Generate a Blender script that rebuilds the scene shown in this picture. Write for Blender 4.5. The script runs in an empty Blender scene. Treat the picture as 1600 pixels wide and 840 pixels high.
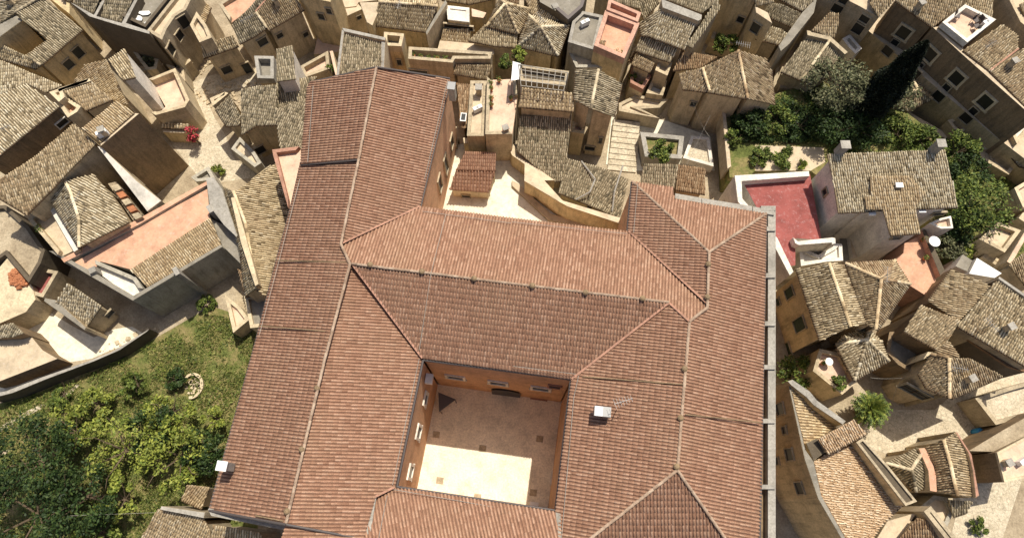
import bpy, math, random
import numpy as np
from mathutils import Vector, Matrix

# ---------------------------------------------------------------- camera, light, exposure
S = bpy.context.scene
COL = S.collection
TILT = math.radians(19.1)
CAMZ = 56.0
FPX = 1067.0
cam_d = bpy.data.cameras.new('camera'); cam = bpy.data.objects.new('camera', cam_d); COL.objects.link(cam)
cam.location = (0, 0, CAMZ); cam.rotation_euler = (TILT, 0, 0)
cam_d.sensor_width = 36; cam_d.lens = 36 * FPX / 1600; cam_d.clip_start = 0.5; cam_d.clip_end = 3000
S.camera = cam
W = bpy.data.worlds.new("World"); S.world = W; W.use_nodes = True
SUN = Vector((0.205, 0.395, 1.0)).normalized()
sun_el = math.asin(SUN.z); sun_az = math.atan2(SUN.x, SUN.y)
nt = W.node_tree; bg = nt.nodes['Background']
sky = nt.nodes.new('ShaderNodeTexSky'); sky.sky_type = 'NISHITA'; sky.sun_disc = False
sky.sun_elevation = sun_el; sky.sun_rotation = sun_az; sky.dust_density = 4.0; sky.altitude = 300
nt.links.new(sky.outputs[0], bg.inputs[0]); bg.inputs[1].default_value = 0.10; sky.air_density = 0.8; sky.ozone_density = 0.3
sd = bpy.data.lights.new('sun', 'SUN'); sd.energy = 4.6; sd.angle = math.radians(0.5); sd.color = (1.0, 0.93, 0.80)
so = bpy.data.objects.new('sun', sd); COL.objects.link(so); so.rotation_euler = SUN.to_track_quat('Z', 'Y').to_euler()
S.view_settings.view_transform = 'Standard'; S.view_settings.look = 'None'
S.view_settings.gamma = 1; S.view_settings.use_curve_mapping = False; S.view_settings.exposure = 0.18
S.render.engine = 'CYCLES'
S.render.resolution_x = 1024; S.render.resolution_y = 537

rng = np.random.default_rng(7)
random.seed(5)

# ---------------------------------------------------------------- surveying: picture point + height -> place
CT, ST = math.cos(TILT), math.sin(TILT)
TILES = {c: (400 * (i % 4), 280 * (i // 4)) for i, c in enumerate('ABCDEFGHIJKL')}
def ray(u, v):
    a = (u - 800) / FPX; b = (420 - v) / FPX
    return np.array([a, b * CT + ST, b * ST - CT])
def at(u, v, z):
    d = ray(u, v); return np.array([0, 0, CAMZ]) + d * ((z - CAMZ) / d[2])
def parse(s, z=0.0):
    """'A x,y,z x,y ...': letter = survey sheet (3x), p = plain; z carries over."""
    out = []; org = (0, 0); k = 1.0
    for t in s.split():
        if t in TILES: org = TILES[t]; k = 3.0; continue
        if t == 'p': org = (0, 0); k = 1.0; continue
        q = [float(x) for x in t.split(',')]
        if len(q) > 2: z = q[2]
        out.append((org[0] + q[0] / k, org[1] + q[1] / k, z) + tuple(q[3:]))
    return out
def pts(s, z=0.0): return [at(u, v, zz) for u, v, zz in [q[:3] for q in parse(s, z)]]

# ---------------------------------------------------------------- materials
MATS = {}
def nodes(name):
    m = bpy.data.materials.new(name); m.use_nodes = True; t = m.node_tree
    b = t.nodes['Principled BSDF']; b.inputs['Roughness'].default_value = 0.9
    b.inputs['Specular IOR Level'].default_value = 0.25
    return m, t, b
def N(t, kind, **kw):
    n = t.nodes.new(kind)
    for k, v in kw.items():
        if k in n.inputs: n.inputs[k].default_value = v
        else: setattr(n, k, v)
    return n
def noise(t, scale, detail=4, rough=0.6, vec=None, dist=0.0):
    n = N(t, 'ShaderNodeTexNoise', Scale=scale, Detail=detail, Roughness=rough, Distortion=dist)
    if vec is None:
        g = t.nodes.get('geo') or N(t, 'ShaderNodeNewGeometry'); g.name = 'geo'; vec = g.outputs['Position']
    t.links.new(vec, n.inputs['Vector']); return n.outputs[0]
def ramp(t, fac, stops, interp='LINEAR'):
    r = t.nodes.new('ShaderNodeValToRGB'); e = r.color_ramp.elements; r.color_ramp.interpolation = interp
    while len(e) < len(stops): e.new(0.5)
    for el, (p, c) in zip(e, stops):
        el.position = p; el.color = (c if len(c) == 4 else tuple(c) + (1,)) if hasattr(c, '__len__') else (c, c, c, 1)
    t.links.new(fac, r.inputs[0]); return r.outputs[0]
def mix(t, a, b, fac, mode='MIX'):
    m = t.nodes.new('ShaderNodeMix'); m.data_type = 'RGBA'; m.blend_type = mode
    for s, v in ((6, a), (7, b)):
        if hasattr(v, 'links'): t.links.new(v, m.inputs[s])
        else: m.inputs[s].default_value = tuple(v) + (1,) if len(v) == 3 else v
    if hasattr(fac, 'links'): t.links.new(fac, m.inputs[0])
    else: m.inputs[0].default_value = fac
    return m.outputs[2]
def bump(t, b, h, strength=0.4, dist=0.03):
    n = N(t, 'ShaderNodeBump', Strength=strength, Distance=dist); t.links.new(h, n.inputs['Height']); t.links.new(n.outputs[0], b.inputs['Normal'])
def sc(c, k): return tuple(min(1, x * k) for x in c)

def wall_mat(name, c, stain=0.5, sc1=0.7):
    stain *= 0.8
    m, t, b = nodes(name)
    base = ramp(t, noise(t, sc1, 6, 0.65), [(0.3, sc(c, 0.72)), (0.5, c), (0.72, sc(c, 1.18))])
    # rain streaks run down the wall: noise stretched in z
    g = t.nodes['geo']; mp = N(t, 'ShaderNodeMapping'); mp.inputs['Scale'].default_value = (2.6, 2.6, 0.35)
    t.links.new(g.outputs['Position'], mp.inputs[0])
    st = ramp(t, noise(t, 1.0, 6, 0.7, mp.outputs[0], 0.6), [(0.47, 0.0), (0.68, stain)])
    c2 = mix(t, base, (0.10, 0.082, 0.055), st)
    fine = ramp(t, noise(t, 7.0, 5, 0.75), [(0.35, 0.78), (0.6, 1.08)])
    c3 = mix(t, c2, fine, 1.0, 'MULTIPLY')
    t.links.new(c3, b.inputs[0]); bump(t, b, noise(t, 9, 5, 0.7), 0.5, 0.03); return m
def tile_mat(name, stops, lich, lf=(0.5, 0.66), lcol=(0.05, 0.042, 0.03), big=0.25, warm=(0.33, 0.18, 0.09)):
    m, t, b = nodes(name)
    g = N(t, 'ShaderNodeNewGeometry'); g.name = 'geo'
    base = ramp(t, g.outputs['Random Per Island'], stops)
    # patches: rusty and bleached areas of the roof
    base = mix(t, base, warm, ramp(t, noise(t, 0.35, 3), [(0.45, 0.0), (0.7, big)]))
    li = ramp(t, noise(t, 4.5, 6, 0.8), [(lf[0], 0.0), (lf[1], lich)])
    c2 = mix(t, base, lcol, li)
    f = ramp(t, noise(t, 14, 4, 0.8), [(0.35, 0.72), (0.65, 1.14)])
    t.links.new(mix(t, c2, f, 1.0, 'MULTIPLY'), b.inputs[0]); return m
def M(k):
    if k in MATS: return MATS[k]
    c = {'beige': (0.54, 0.435, 0.285), 'yellow': (0.60, 0.47, 0.27), 'grey': (0.42, 0.385, 0.31), 'pink': (0.56, 0.33, 0.24),
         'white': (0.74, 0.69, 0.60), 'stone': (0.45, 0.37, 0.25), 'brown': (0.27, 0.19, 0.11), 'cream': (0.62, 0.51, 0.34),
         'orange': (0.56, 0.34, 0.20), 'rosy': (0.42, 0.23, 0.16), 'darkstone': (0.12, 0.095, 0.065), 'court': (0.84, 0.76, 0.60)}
    if k in c: m = wall_mat('plaster_' + k, c[k], {'white': 0.22, 'orange': 0.15, 'court': .12, 'rosy': 0.3, 'pink': 0.35, 'brown': .85, 'cream': .35}.get(k, 0.55))
    elif k == 'old': m = tile_mat('old_roof_tile', [(0.0, (0.14, 0.10, 0.055)), (0.14, (0.42, 0.32, 0.185)), (0.45, (0.62, 0.49, 0.30)), (0.85, (0.75, 0.62, 0.40)), (1.0, (0.80, 0.69, 0.49))], 0.4, (0.54, 0.66), (0.11, 0.085, 0.05))
    elif k == 'oldb': m = tile_mat('mixed_roof_tile', [(0.0, (0.13, 0.09, 0.05)), (0.14, (0.37, 0.27, 0.155)), (0.45, (0.55, 0.42, 0.25)), (0.85, (0.69, 0.545, 0.34)), (1.0, (0.78, 0.66, 0.46))], 0.42, (0.53, 0.65), (0.10, 0.075, 0.045), big=.45)
    elif k == 'oldc': m = tile_mat('bleached_roof_tile', [(0.0, (0.17, 0.135, 0.08)), (0.14, (0.46, 0.37, 0.235)), (0.45, (0.66, 0.55, 0.365)), (0.85, (0.77, 0.67, 0.47)), (1.0, (0.82, 0.74, 0.56))], 0.42, (0.54, 0.64), (0.12, 0.10, 0.065), big=.12)
    elif k == 'apricot': m = tile_mat('apricot_roof_tile', [(0.0, (0.38, 0.25, 0.14)), (0.3, (0.58, 0.42, 0.26)), (0.7, (0.69, 0.52, 0.34)), (1.0, (0.80, 0.67, 0.48))], 0.4, (0.56, 0.7), big=0.45, warm=(0.56, 0.36, 0.20))
    elif k == 'oldgrey': m = tile_mat('weathered_grey_tile', [(0.0, (0.11, 0.095, 0.065)), (0.2, (0.34, 0.275, 0.175)), (0.6, (0.52, 0.43, 0.285)), (1.0, (0.68, 0.585, 0.41))], 0.42, (0.52, 0.64), (0.10, 0.085, 0.055), big=0.1)
    elif k == 'oldwarm': m = tile_mat('warm_roof_tile', [(0.0, (0.20, 0.12, 0.065)), (0.35, (0.37, 0.23, 0.125)), (0.7, (0.52, 0.36, 0.21)), (1.0, (0.62, 0.47, 0.30))], 0.6)
    elif k == 'pale': m = tile_mat('pale_roof_tile', [(0.0, (0.38, 0.27, 0.15)), (0.35, (0.62, 0.48, 0.28)), (0.7, (0.73, 0.58, 0.36)), (1.0, (0.80, 0.68, 0.47))], 0.4, (0.55, 0.72), big=0.3)
    elif k == 'red': m = tile_mat('red_roof_tile', [(0.0, (0.30, 0.16, 0.10)), (0.3, (0.385, 0.218, 0.14)), (0.7, (0.43, 0.25, 0.163)), (1.0, (0.50, 0.315, 0.215))], 0.5, (0.5, 0.72), lcol=(0.16, 0.09, 0.055), warm=(0.42, 0.27, 0.17), big=.45)
    elif k == 'redridge': m = tile_mat('red_ridge_tile', [(0.0, (0.30, 0.21, 0.15)), (1.0, (0.46, 0.35, 0.26))], 0.4)
    elif k.startswith('deck_'): m = wall_mat('channel_tiles_' + k[5:], {'red': (0.22, 0.118, 0.078), 'pale': (0.30, 0.22, 0.13), 'oldwarm': (0.24, 0.16, 0.09), 'oldgrey': (0.18, 0.15, 0.095), 'apricot': (0.42, 0.28, 0.16)}.get(k[5:], (0.21, 0.165, 0.10)), 0.4, 2.0)  # channels darker than the tiles: dirt, plus gap shade put into the colour
    elif k in ('terrace_pink', 'terrace_red', 'terrace_pale', 'terrace_grey', 'terrace_white', 'terrace_tan'):
        cc = {'terrace_pink': (0.60, 0.345, 0.225), 'terrace_red': (0.30, 0.09, 0.078), 'terrace_pale': (0.66, 0.47, 0.34), 'terrace_grey': (0.25, 0.225, 0.18), 'terrace_white': (0.70, 0.65, 0.56), 'terrace_tan': (0.56, 0.45, 0.31)}[k]
        m, t, b = nodes(k)
        base = ramp(t, noise(t, 0.9, 6, 0.7), [(0.32, sc(cc, 0.72)), (0.52, cc), (0.75, sc(cc, 1.2))])
        st = ramp(t, noise(t, 2.6, 7, 0.75, None, 1.0), [(0.52, 0.0), (0.72, 0.5)])
        sp = ramp(t, noise(t, 3.4, 8, 0.85), [(0.54, 0.0), (0.64, 0.45)])
        t.links.new(mix(t, mix(t, base, sc(cc, 0.42), st), tuple(min(.8, x * .55 + .33) for x in cc), sp), b.inputs[0]); bump(t, b, noise(t, 12), 0.2)
    elif k == 'gravel':
        m, t, b = nodes('alley_ground')
        base = ramp(t, noise(t, 0.5, 6, 0.7), [(0.3, (0.26, 0.20, 0.13)), (0.5, (0.42, 0.34, 0.23)), (0.7, (0.56, 0.47, 0.33))])
        f = ramp(t, noise(t, 6, 6, 0.8), [(0.3, 0.55), (0.65, 1.1)])
        t.links.new(mix(t, base, f, 1.0, 'MULTIPLY'), b.inputs[0]); bump(t, b, noise(t, 6, 6, .8), 0.6, 0.06)
    elif k == 'paving':
        m, t, b = nodes('pale_paving')
        vo = N(t, 'ShaderNodeTexVoronoi', Scale=3.2, feature='DISTANCE_TO_EDGE'); g = N(t, 'ShaderNodeNewGeometry'); g.name = 'geo'; t.links.new(g.outputs['Position'], vo.inputs['Vector'])
        base = ramp(t, noise(t, 1.1, 6, 0.7), [(0.3, (0.50, 0.42, 0.29)), (0.55, (0.66, 0.57, 0.42)), (0.75, (0.74, 0.66, 0.50))])
        j = ramp(t, vo.outputs[0], [(0.0, 0.6), (0.05, 1.0)])
        f = ramp(t, noise(t, 5, 8, 0.85), [(0.36, 0.55), (0.6, 1.05)])
        t.links.new(mix(t, mix(t, base, j, 1.0, 'MULTIPLY'), f, 1.0, 'MULTIPLY'), b.inputs[0]); bump(t, b, f, 0.4)
    elif k == 'whitepave':
        m, t, b = nodes('white_paving')
        base = ramp(t, noise(t, 0.8, 6, 0.7), [(0.3, (0.66, 0.60, 0.46)), (0.6, (0.80, 0.75, 0.61))])
        f = ramp(t, noise(t, 2.5, 8, 0.8), [(0.36, 0.72), (0.55, 1.0)]); t.links.new(mix(t, base, f, 1.0, 'MULTIPLY'), b.inputs[0])
    elif k == 'soil':
        m, t, b = nodes('garden_soil')
        base = ramp(t, noise(t, 0.45, 7, 0.75), [(0.3, (0.07, 0.09, 0.02)), (0.45, (0.13, 0.15, 0.04)), (0.56, (0.24, 0.20, 0.08)), (0.7, (0.36, 0.28, 0.15))])
        f = ramp(t, noise(t, 5, 7, 0.8), [(0.3, 0.45), (0.65, 1.25)])
        t.links.new(mix(t, base, f, 1.0, 'MULTIPLY'), b.inputs[0]); bump(t, b, noise(t, 5, 6, .8), 0.8, 0.08)
    elif k.startswith('leaf') or k == 'grass':
        st = {'leaf_green': [(0, (0.03, 0.05, 0.01)), (0.5, (0.085, 0.125, 0.022)), (1, (0.19, 0.215, 0.045))],
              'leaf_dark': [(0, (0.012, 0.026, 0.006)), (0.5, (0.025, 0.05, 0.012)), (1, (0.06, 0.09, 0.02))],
              'leaf_cypress': [(0, (0.004, 0.008, 0.003)), (1, (0.014, 0.022, 0.008))],
              'leaf_olive': [(0, (0.05, 0.06, 0.025)), (0.5, (0.10, 0.105, 0.05)), (1, (0.18, 0.175, 0.09))],
              'leaf_bright': [(0, (0.07, 0.11, 0.015)), (1, (0.30, 0.32, 0.06))],
              'leaf_blossom': [(0, (0.05, 0.08, 0.02)), (0.22, (0.08, 0.10, 0.02)), (0.3, (0.38, 0.03, 0.05)), (1, (0.68, 0.11, 0.13))],
              'grass': [(0, (0.06, 0.085, 0.015)), (0.6, (0.16, 0.18, 0.04)), (1, (0.33, 0.28, 0.11))]}[k]
        m, t, b = nodes(k); g = N(t, 'ShaderNodeNewGeometry'); g.name = 'geo'
        c0 = ramp(t, g.outputs['Random Per Island'], st)
        f = ramp(t, noise(t, 0.7, 4, 0.7), [(0.3, 0.6), (0.7, 1.4)])
        c1 = mix(t, c0, f, 1.0, 'MULTIPLY'); t.links.new(c1, b.inputs[0]); b.inputs['Roughness'].default_value = 0.6
    elif k == 'bark': m = wall_mat('bark', (0.14, 0.10, 0.065))
    elif k == 'glass':
        m, t, b = nodes('window_glass'); b.inputs[0].default_value = (0.015, 0.017, 0.018, 1); b.inputs['Roughness'].default_value = 0.35; b.inputs['Specular IOR Level'].default_value = .3
    elif k == 'shutter': m = wall_mat('shutter_brown', (0.09, 0.055, 0.03), 0.2)
    elif k == 'greenshutter': m = wall_mat('shutter_green', (0.05, 0.07, 0.045), 0.2)
    elif k == 'metal':
        m, t, b = nodes('grey_metal'); b.inputs[0].default_value = (0.22, 0.22, 0.22, 1); b.inputs['Metallic'].default_value = 0.5; b.inputs['Roughness'].default_value = 0.5
    elif k == 'gutter':
        m, t, b = nodes('gutter_metal'); b.inputs[0].default_value = (0.10, 0.085, 0.08, 1); b.inputs['Metallic'].default_value = 0.3; b.inputs['Roughness'].default_value = 0.55
    elif k == 'whitepaint':
        m, t, b = nodes('white_paint'); t.links.new(ramp(t, noise(t, 3), [(0.3, (0.7, 0.7, 0.68)), (0.6, (0.82, 0.82, 0.8))]), b.inputs[0]); b.inputs['Roughness'].default_value = 0.5
    elif k == 'concrete': m = wall_mat('concrete', (0.36, 0.335, 0.29), 0.45)
    elif k == 'clay': m = wall_mat('clay', (0.42, 0.17, 0.08), 0.2)
    elif k == 'blue':
        m, t, b = nodes('blue_plastic'); b.inputs[0].default_value = (0.05, 0.25, 0.5, 1)
    elif k == 'wood': m = wall_mat('wood', (0.22, 0.13, 0.07), 0.4)
    MATS[k] = m; return m

# ---------------------------------------------------------------- mesh helpers
def link(o, parent=None):
    COL.objects.link(o)
    if parent is not None: o.parent = parent
    return o
def tag(o, label=None, cat=None, group=None, kind=None):
    if label: o['label'] = label
    if cat: o['category'] = cat
    if group: o['group'] = group
    if kind: o['kind'] = kind
    return o
class MB:
    def __init__(s): s.v = []; s.f = []
    def add(s, v, f):
        k = len(s.v); s.v += [tuple(float(c) for c in x) for x in v]; s.f += [[i + k for i in q] for q in f]; return s
    def prism(s, top, bot):
        n = len(top)
        a = sum(top[i][0] * top[(i + 1) % n][1] - top[(i + 1) % n][0] * top[i][1] for i in range(n))
        if a < 0: top = list(top)[::-1]; bot = list(bot)[::-1]
        f = [list(range(n)), list(range(2 * n - 1, n - 1, -1))] + [[i + n, (i + 1) % n + n, (i + 1) % n, i] for i in range(n)]
        return s.add(list(top) + list(bot), f)
    def box(s, c, sx, sy, sz, rz=0.0, rot=None):
        m = rot if rot is not None else Matrix.Rotation(rz, 3, 'Z'); V = []
        for dz in (-.5, .5):
            for dx, dy in ((-.5, -.5), (.5, -.5), (.5, .5), (-.5, .5)):
                V.append(Vector(c) + m @ Vector((dx * sx, dy * sy, dz * sz)))
        return s.add(V, [[3, 2, 1, 0], [4, 5, 6, 7], [0, 1, 5, 4], [1, 2, 6, 5], [2, 3, 7, 6], [3, 0, 4, 7]])
    def tube(s, a, b, r0, r1=None, n=8, cap=True):
        a = Vector(a); b = Vector(b); r1 = r0 if r1 is None else r1; d = (b - a).normalized()
        x = d.orthogonal().normalized(); y = d.cross(x); V = []
        for p, r in ((a, r0), (b, r1)):
            for i in range(n):
                t = 2 * math.pi * i / n; V.append(p + (x * math.cos(t) + y * math.sin(t)) * r)
        f = [[i, (i + 1) % n, (i + 1) % n + n, i + n] for i in range(n)]
        if cap: f += [list(range(n))[::-1], list(range(n, 2 * n))]
        return s.add(V, f)
    def lathe(s, c, prof, n=16):
        k = len(prof); V = [Vector(c) + Vector((r * math.cos(2 * math.pi * i / n), r * math.sin(2 * math.pi * i / n), z)) for r, z in prof for i in range(n)]
        f = [[j * n + i, j * n + (i + 1) % n, (j + 1) * n + (i + 1) % n, (j + 1) * n + i] for j in range(k - 1) for i in range(n)]
        return s.add(V, f)
    def build(s, name, mat, parent=None, org=None, bevel=0):
        if org is None: org = parent['_org'] if parent is not None and '_org' in parent else (0, 0, 0)
        me = bpy.data.meshes.new(name); me.from_pydata([(x - org[0], y - org[1], z - org[2]) for x, y, z in s.v], [], s.f)
        me.validate(); me.materials.append(M(mat) if isinstance(mat, str) else mat); me.update()
        o = bpy.data.objects.new(name, me); link(o, parent)
        if parent is None: o.location = org
        elif '_org' in parent: o['_org'] = list(org)
        return o
def np_mesh(name, V, loops, starts, mat, parent=None, org=(0, 0, 0)):
    me = bpy.data.meshes.new(name)
    me.vertices.add(len(V)); me.vertices.foreach_set('co', (V - np.array(org)).astype(np.float32).ravel())
    me.loops.add(len(loops)); me.loops.foreach_set('vertex_index', loops.astype(np.int32))
    me.polygons.add(len(starts)); me.polygons.foreach_set('loop_start', starts.astype(np.int32))
    me.update(calc_edges=True); me.validate()
    me.materials.append(M(mat)); o = bpy.data.objects.new(name, me); link(o, parent); return o
def pip(P, poly):
    x, y = P[:, 0], P[:, 1]; ins = np.zeros(len(P), bool); n = len(poly); j = n - 1
    for i in range(n):
        xi, yi = poly[i][0], poly[i][1]; xj, yj = poly[j][0], poly[j][1]
        c = ((yi > y) != (yj > y)) & (x < (xj - xi) * (y - yi) / ((yj - yi) if yj != yi else 1e-9) + xi); ins ^= c; j = i
    return ins
def inset(poly, d):
    n = len(poly); P = [np.array(p[:2], float) for p in poly]
    a = sum(P[i][0] * P[(i + 1) % n][1] - P[(i + 1) % n][0] * P[i][1] for i in range(n)); sg = 1 if a > 0 else -1
    out = []
    for i in range(n):
        e0 = P[i] - P[i - 1]; e1 = P[(i + 1) % n] - P[i]
        e0 = e0 / (np.linalg.norm(e0) + 1e-9); e1 = e1 / (np.linalg.norm(e1) + 1e-9)
        n0 = np.array([-e0[1], e0[0]]) * sg; n1 = np.array([-e1[1], e1[0]]) * sg
        m = n0 + n1; L = np.dot(m, m); m = m / max(L, 0.35) * 2 if L > 1e-6 else n0
        out.append(P[i] + m * d * 1.0 if L > 1e-6 else P[i] + n0 * d)
    return out
def fitplane(s):
    q = parse(s); P = np.array([at(*p[:3]) for p in q])
    A = np.c_[P[:, 0], P[:, 1], np.ones(len(P))]; co, *_ = np.linalg.lstsq(A, P[:, 2], rcond=None)
    out = []
    for p in q:
        d = ray(p[0], p[1]); t = (co[0] * 0 + co[2] - CAMZ) / (d[2] - co[0] * d[0] - co[1] * d[1])
        out.append(np.array([0, 0, CAMZ]) + d * t)
    return q, np.array(out), co

# rows of barrel tiles, one small arched shell each
def tile_verts(P, c, s, n, cs, L, h0=0.0, wid=0.74, jit=0.01, arch=0.34, lift=0.10, seg=4):
    """P: (k,3) LOWER-end centre of each tile, L: (k,) lengths up the slope"""
    k = len(P); ang = np.linspace(0, math.pi, seg + 1); w0 = cs * wid * 0.5; L = np.broadcast_to(np.asarray(L, float), (k,))
    m = seg + 1; ca = np.cos(ang); sa = np.sin(ang)
    ac = np.concatenate([ca * w0 * 0.86, ca * w0])[None] + np.zeros((k, 1)); o = np.concatenate([sa * cs * arch, sa * cs * arch + cs * lift])[None] + np.zeros((k, 1))
    d = np.concatenate([-np.ones(m), np.zeros(m)])[None] * L[:, None]
    yaw = rng.normal(0, jit * 2.2, k); off = rng.normal(0, jit, (k, 3)); off[:, 2] = np.abs(off[:, 2]) * 0.8
    a2 = ac * np.cos(yaw)[:, None] + d * np.sin(yaw)[:, None] + off[:, :1]; d2 = d * np.cos(yaw)[:, None] - ac * np.sin(yaw)[:, None] + off[:, 1:2]; o = o + off[:, 2:3] + h0
    if np.ndim(c) == 1: c = c[None]; s = s[None]; n = n[None]
    V = P[:, None, :] + a2[..., None] * c[:, None, :] + d2[..., None] * s[:, None, :] + o[..., None] * n[:, None, :]
    lp = []; st = []; q = 0
    for i in range(seg): lp += [i, i + 1, m + i + 1, m + i]; st.append(q); q += 4
    lp += list(range(m, 2 * m)); st.append(q); q += m
    lp = np.array(lp); st = np.array(st)
    LP = (lp[None] + (np.arange(k) * 2 * m)[:, None]).ravel(); ST_ = (st[None] + (np.arange(k) * len(lp))[:, None]).ravel()
    return V.reshape(-1, 3), LP, ST_

SURF = []   # (polygon xy, plane coefs) of tops, for standing things on
def surf_z(x, y, default=0.0):
    z = default
    for poly, co in SURF:
        if pip(np.array([[x, y]]), poly)[0]: z = max(z, co[0] * x + co[1] * y + co[2])
    return z
def hit(u, v):
    d = ray(u, v); best = None
    for poly, co in SURF + [([(-900, -900), (900, -900), (900, 900), (-900, 900)], (0, 0, 0.0))]:
        den = d[2] - co[0] * d[0] - co[1] * d[1]; t = (co[2] - CAMZ) / den
        if t <= 0: continue
        p = np.array([0, 0, CAMZ]) + d * t
        if pip(p[None], poly)[0] and (best is None or t < best[0]): best = (t, p)
    return best[1]

GN = 'old houses crowded round the big red roof'
class House:
    def __init__(s, name, label, cat='house', base=0.0, wall='beige', group=None):
        s.name, s.label, s.cat, s.base, s.wall, s.group = name, label, cat, base, wall, group
        s.wm = MB(); s.wx = {}; s.slab = {}; s.tv = {}; s.rid = {}; s.faces = []; s.walls = []; s.flats = []; s.par = {}; s.winl = []; s.ext = []; s.val = MB()
    def _walls(s, P, co, over, drop, wmat=None):
        ins = inset(P, over); zt = [co[0] * p[0] + co[1] * p[1] + co[2] - drop for p in ins]
        top = [(p[0], p[1], z) for p, z in zip(ins, zt)]; bot = [(p[0], p[1], s.base - 0.6) for p in ins]
        (s.wm if wmat is None else s.wx.setdefault(wmat, MB())).prism(top, bot); n = len(ins)
        for i in range(n): s.walls.append((ins[i], ins[(i + 1) % n], zt[i], zt[(i + 1) % n]))
    def tile(s, fs, kind='old', over=0.22, cs=0.18, rs=0.31, dirn=None, walls=True, jit=None, lift=0.0):
        if kind == 'old' and s.group == GN: v_ = sum(map(ord, s.label)) % 3; kind = ('old', 'oldb', 'oldc')[v_]; cs *= (1, .94, 1.07)[v_]
        q, P, co = fitplane(fs)
        if lift: co = co.copy(); co[2] += lift; P = P + np.array([0, 0, lift])
        if walls: s._walls(P, co, over, 0.13)
        s.slab.setdefault(kind, MB()).prism([tuple(p) for p in P], [(p[0], p[1], p[2] - 0.12) for p in P])
        SURF.append(([p[:2] for p in P], co)); s.faces.append((q, P, co, kind))
        n = np.array([-co[0], -co[1], 1.0]); n /= np.linalg.norm(n)
        g = np.array([-co[0], -co[1], 0.0])
        if np.linalg.norm(g) < 0.02: g = np.array([0, -1.0, 0])
        if dirn is not None: g = np.array([math.cos(math.radians(dirn)), math.sin(math.radians(dirn)), 0.0])
        g /= np.linalg.norm(g); sv = g - n * np.dot(g, n); sv /= np.linalg.norm(sv); c = np.cross(sv, n); c /= np.linalg.norm(c)
        O = P.mean(0); U = (P - O) @ c; Vv = (P - O) @ sv; poly = list(zip(U, Vv))
        red = kind == 'red'; jit = (0.004 if red else 0.011) if jit is None else jit
        us = np.arange(U.min() + cs * .5, U.max(), cs); m = len(poly); tu = []; tv_ = []; tl = []; vmax = Vv.max()
        for u in us:
            uu = u + 1e-6; cr = []
            for i in range(m):
                (u0, v0), (u1, v1) = poly[i], poly[(i + 1) % m]
                if (u0 > uu) != (u1 > uu): cr.append(v0 + (uu - u0) / (u1 - u0) * (v1 - v0))
            cr.sort(); w0 = 0 if red else 0.03 * math.sin(u * 1.7 + O[0]); ph = (0 if red else rng.random() * .06)
            for lo_, hi_ in zip(cr[0::2], cr[1::2]):
                v = hi_ + 0.02 + (0 if red else ph * .6)
                while v > lo_ + 0.06:
                    if red or rng.random() > 0.008:
                        tu.append(u + w0 * math.sin(v * 1.3)); tv_.append(v + (0 if red else rng.normal() * .012)); tl.append(min(rs * 1.22, v - lo_ + .02))
                    kk = math.floor((vmax - v) / rs + .3) + 1; v = vmax - kk * rs       # courses line up across the slope
        if tu:
            T = O + np.array(tu)[:, None] * c + np.array(tv_)[:, None] * sv
            s.tv.setdefault(kind, []).append(tile_verts(T, c, sv, n, cs, np.array(tl), 0.0, 0.70 if red else 0.64, jit, 0.36 if red else 0.42, 0.045 if red else 0.10))
        return s
    def ridge(s, fs, kind='old', r=0.13, h=0.05, step=0.36):
        P = pts(fs)
        for a, b in zip(P[:-1], P[1:]): s._cap(a, b, kind, r, h, step)
        return s
    def _cap(s, a, b, kind, r=0.13, h=0.04, step=0.36):
        d = b - a; L = np.linalg.norm(d)
        if L < 0.3: return
        d = d / L; k = max(1, int(L / step)); c = np.cross(d, [0, 0, 1.0]); c /= np.linalg.norm(c) + 1e-9; n = np.cross(c, d)
        T = a + d * ((np.arange(k) + .0) * (L / k))[:, None] + n * h
        s.rid.setdefault(kind, []).append(tile_verts(T, c, -d, n, r * 2, L / k * 1.1, 0, 1.0, 0.006, 0.42))
    def auto(s, tol=3.5, r=0.13, kind=None):
        for i in range(len(s.faces)):
            for j in range(i + 1, len(s.faces)):
                qi, Pi, ci, ki = s.faces[i]; qj, Pj, cj, kj = s.faces[j]
                for a in range(len(qi)):
                    a2 = (a + 1) % len(qi)
                    for b in range(len(qj)):
                        b2 = (b + 1) % len(qj)
                        for x, y in ((b, b2), (b2, b)):
                            if math.dist(qi[a][:2], qj[x][:2]) < tol and math.dist(qi[a2][:2], qj[y][:2]) < tol:
                                A = Pi[a].copy(); B = Pi[a2].copy(); A[2] = max(A[2], Pj[x][2]); B[2] = max(B[2], Pj[y][2])
                                e = B - A; nn = np.array([e[1], -e[0]]); mi = Pi.mean(0)[:2] - A[:2]
                                if np.dot(nn, mi) < 0: nn = -nn           # nn points into face i
                                convex = -np.dot(ci[:2], nn) + np.dot(cj[:2], nn) > 0
                                if convex: s._cap(A, B, kind or ki, r)
                                else:
                                    w = nn / (np.linalg.norm(nn) + 1e-9) * 0.07
                                    z = 0.075
                                    s.val.add([(A[0] + w[0], A[1] + w[1], A[2] + z), (B[0] + w[0], B[1] + w[1], B[2] + z), (B[0] - w[0], B[1] - w[1], B[2] + z), (A[0] - w[0], A[1] - w[1], A[2] + z)], [[0, 1, 2, 3]])
        return s
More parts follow.
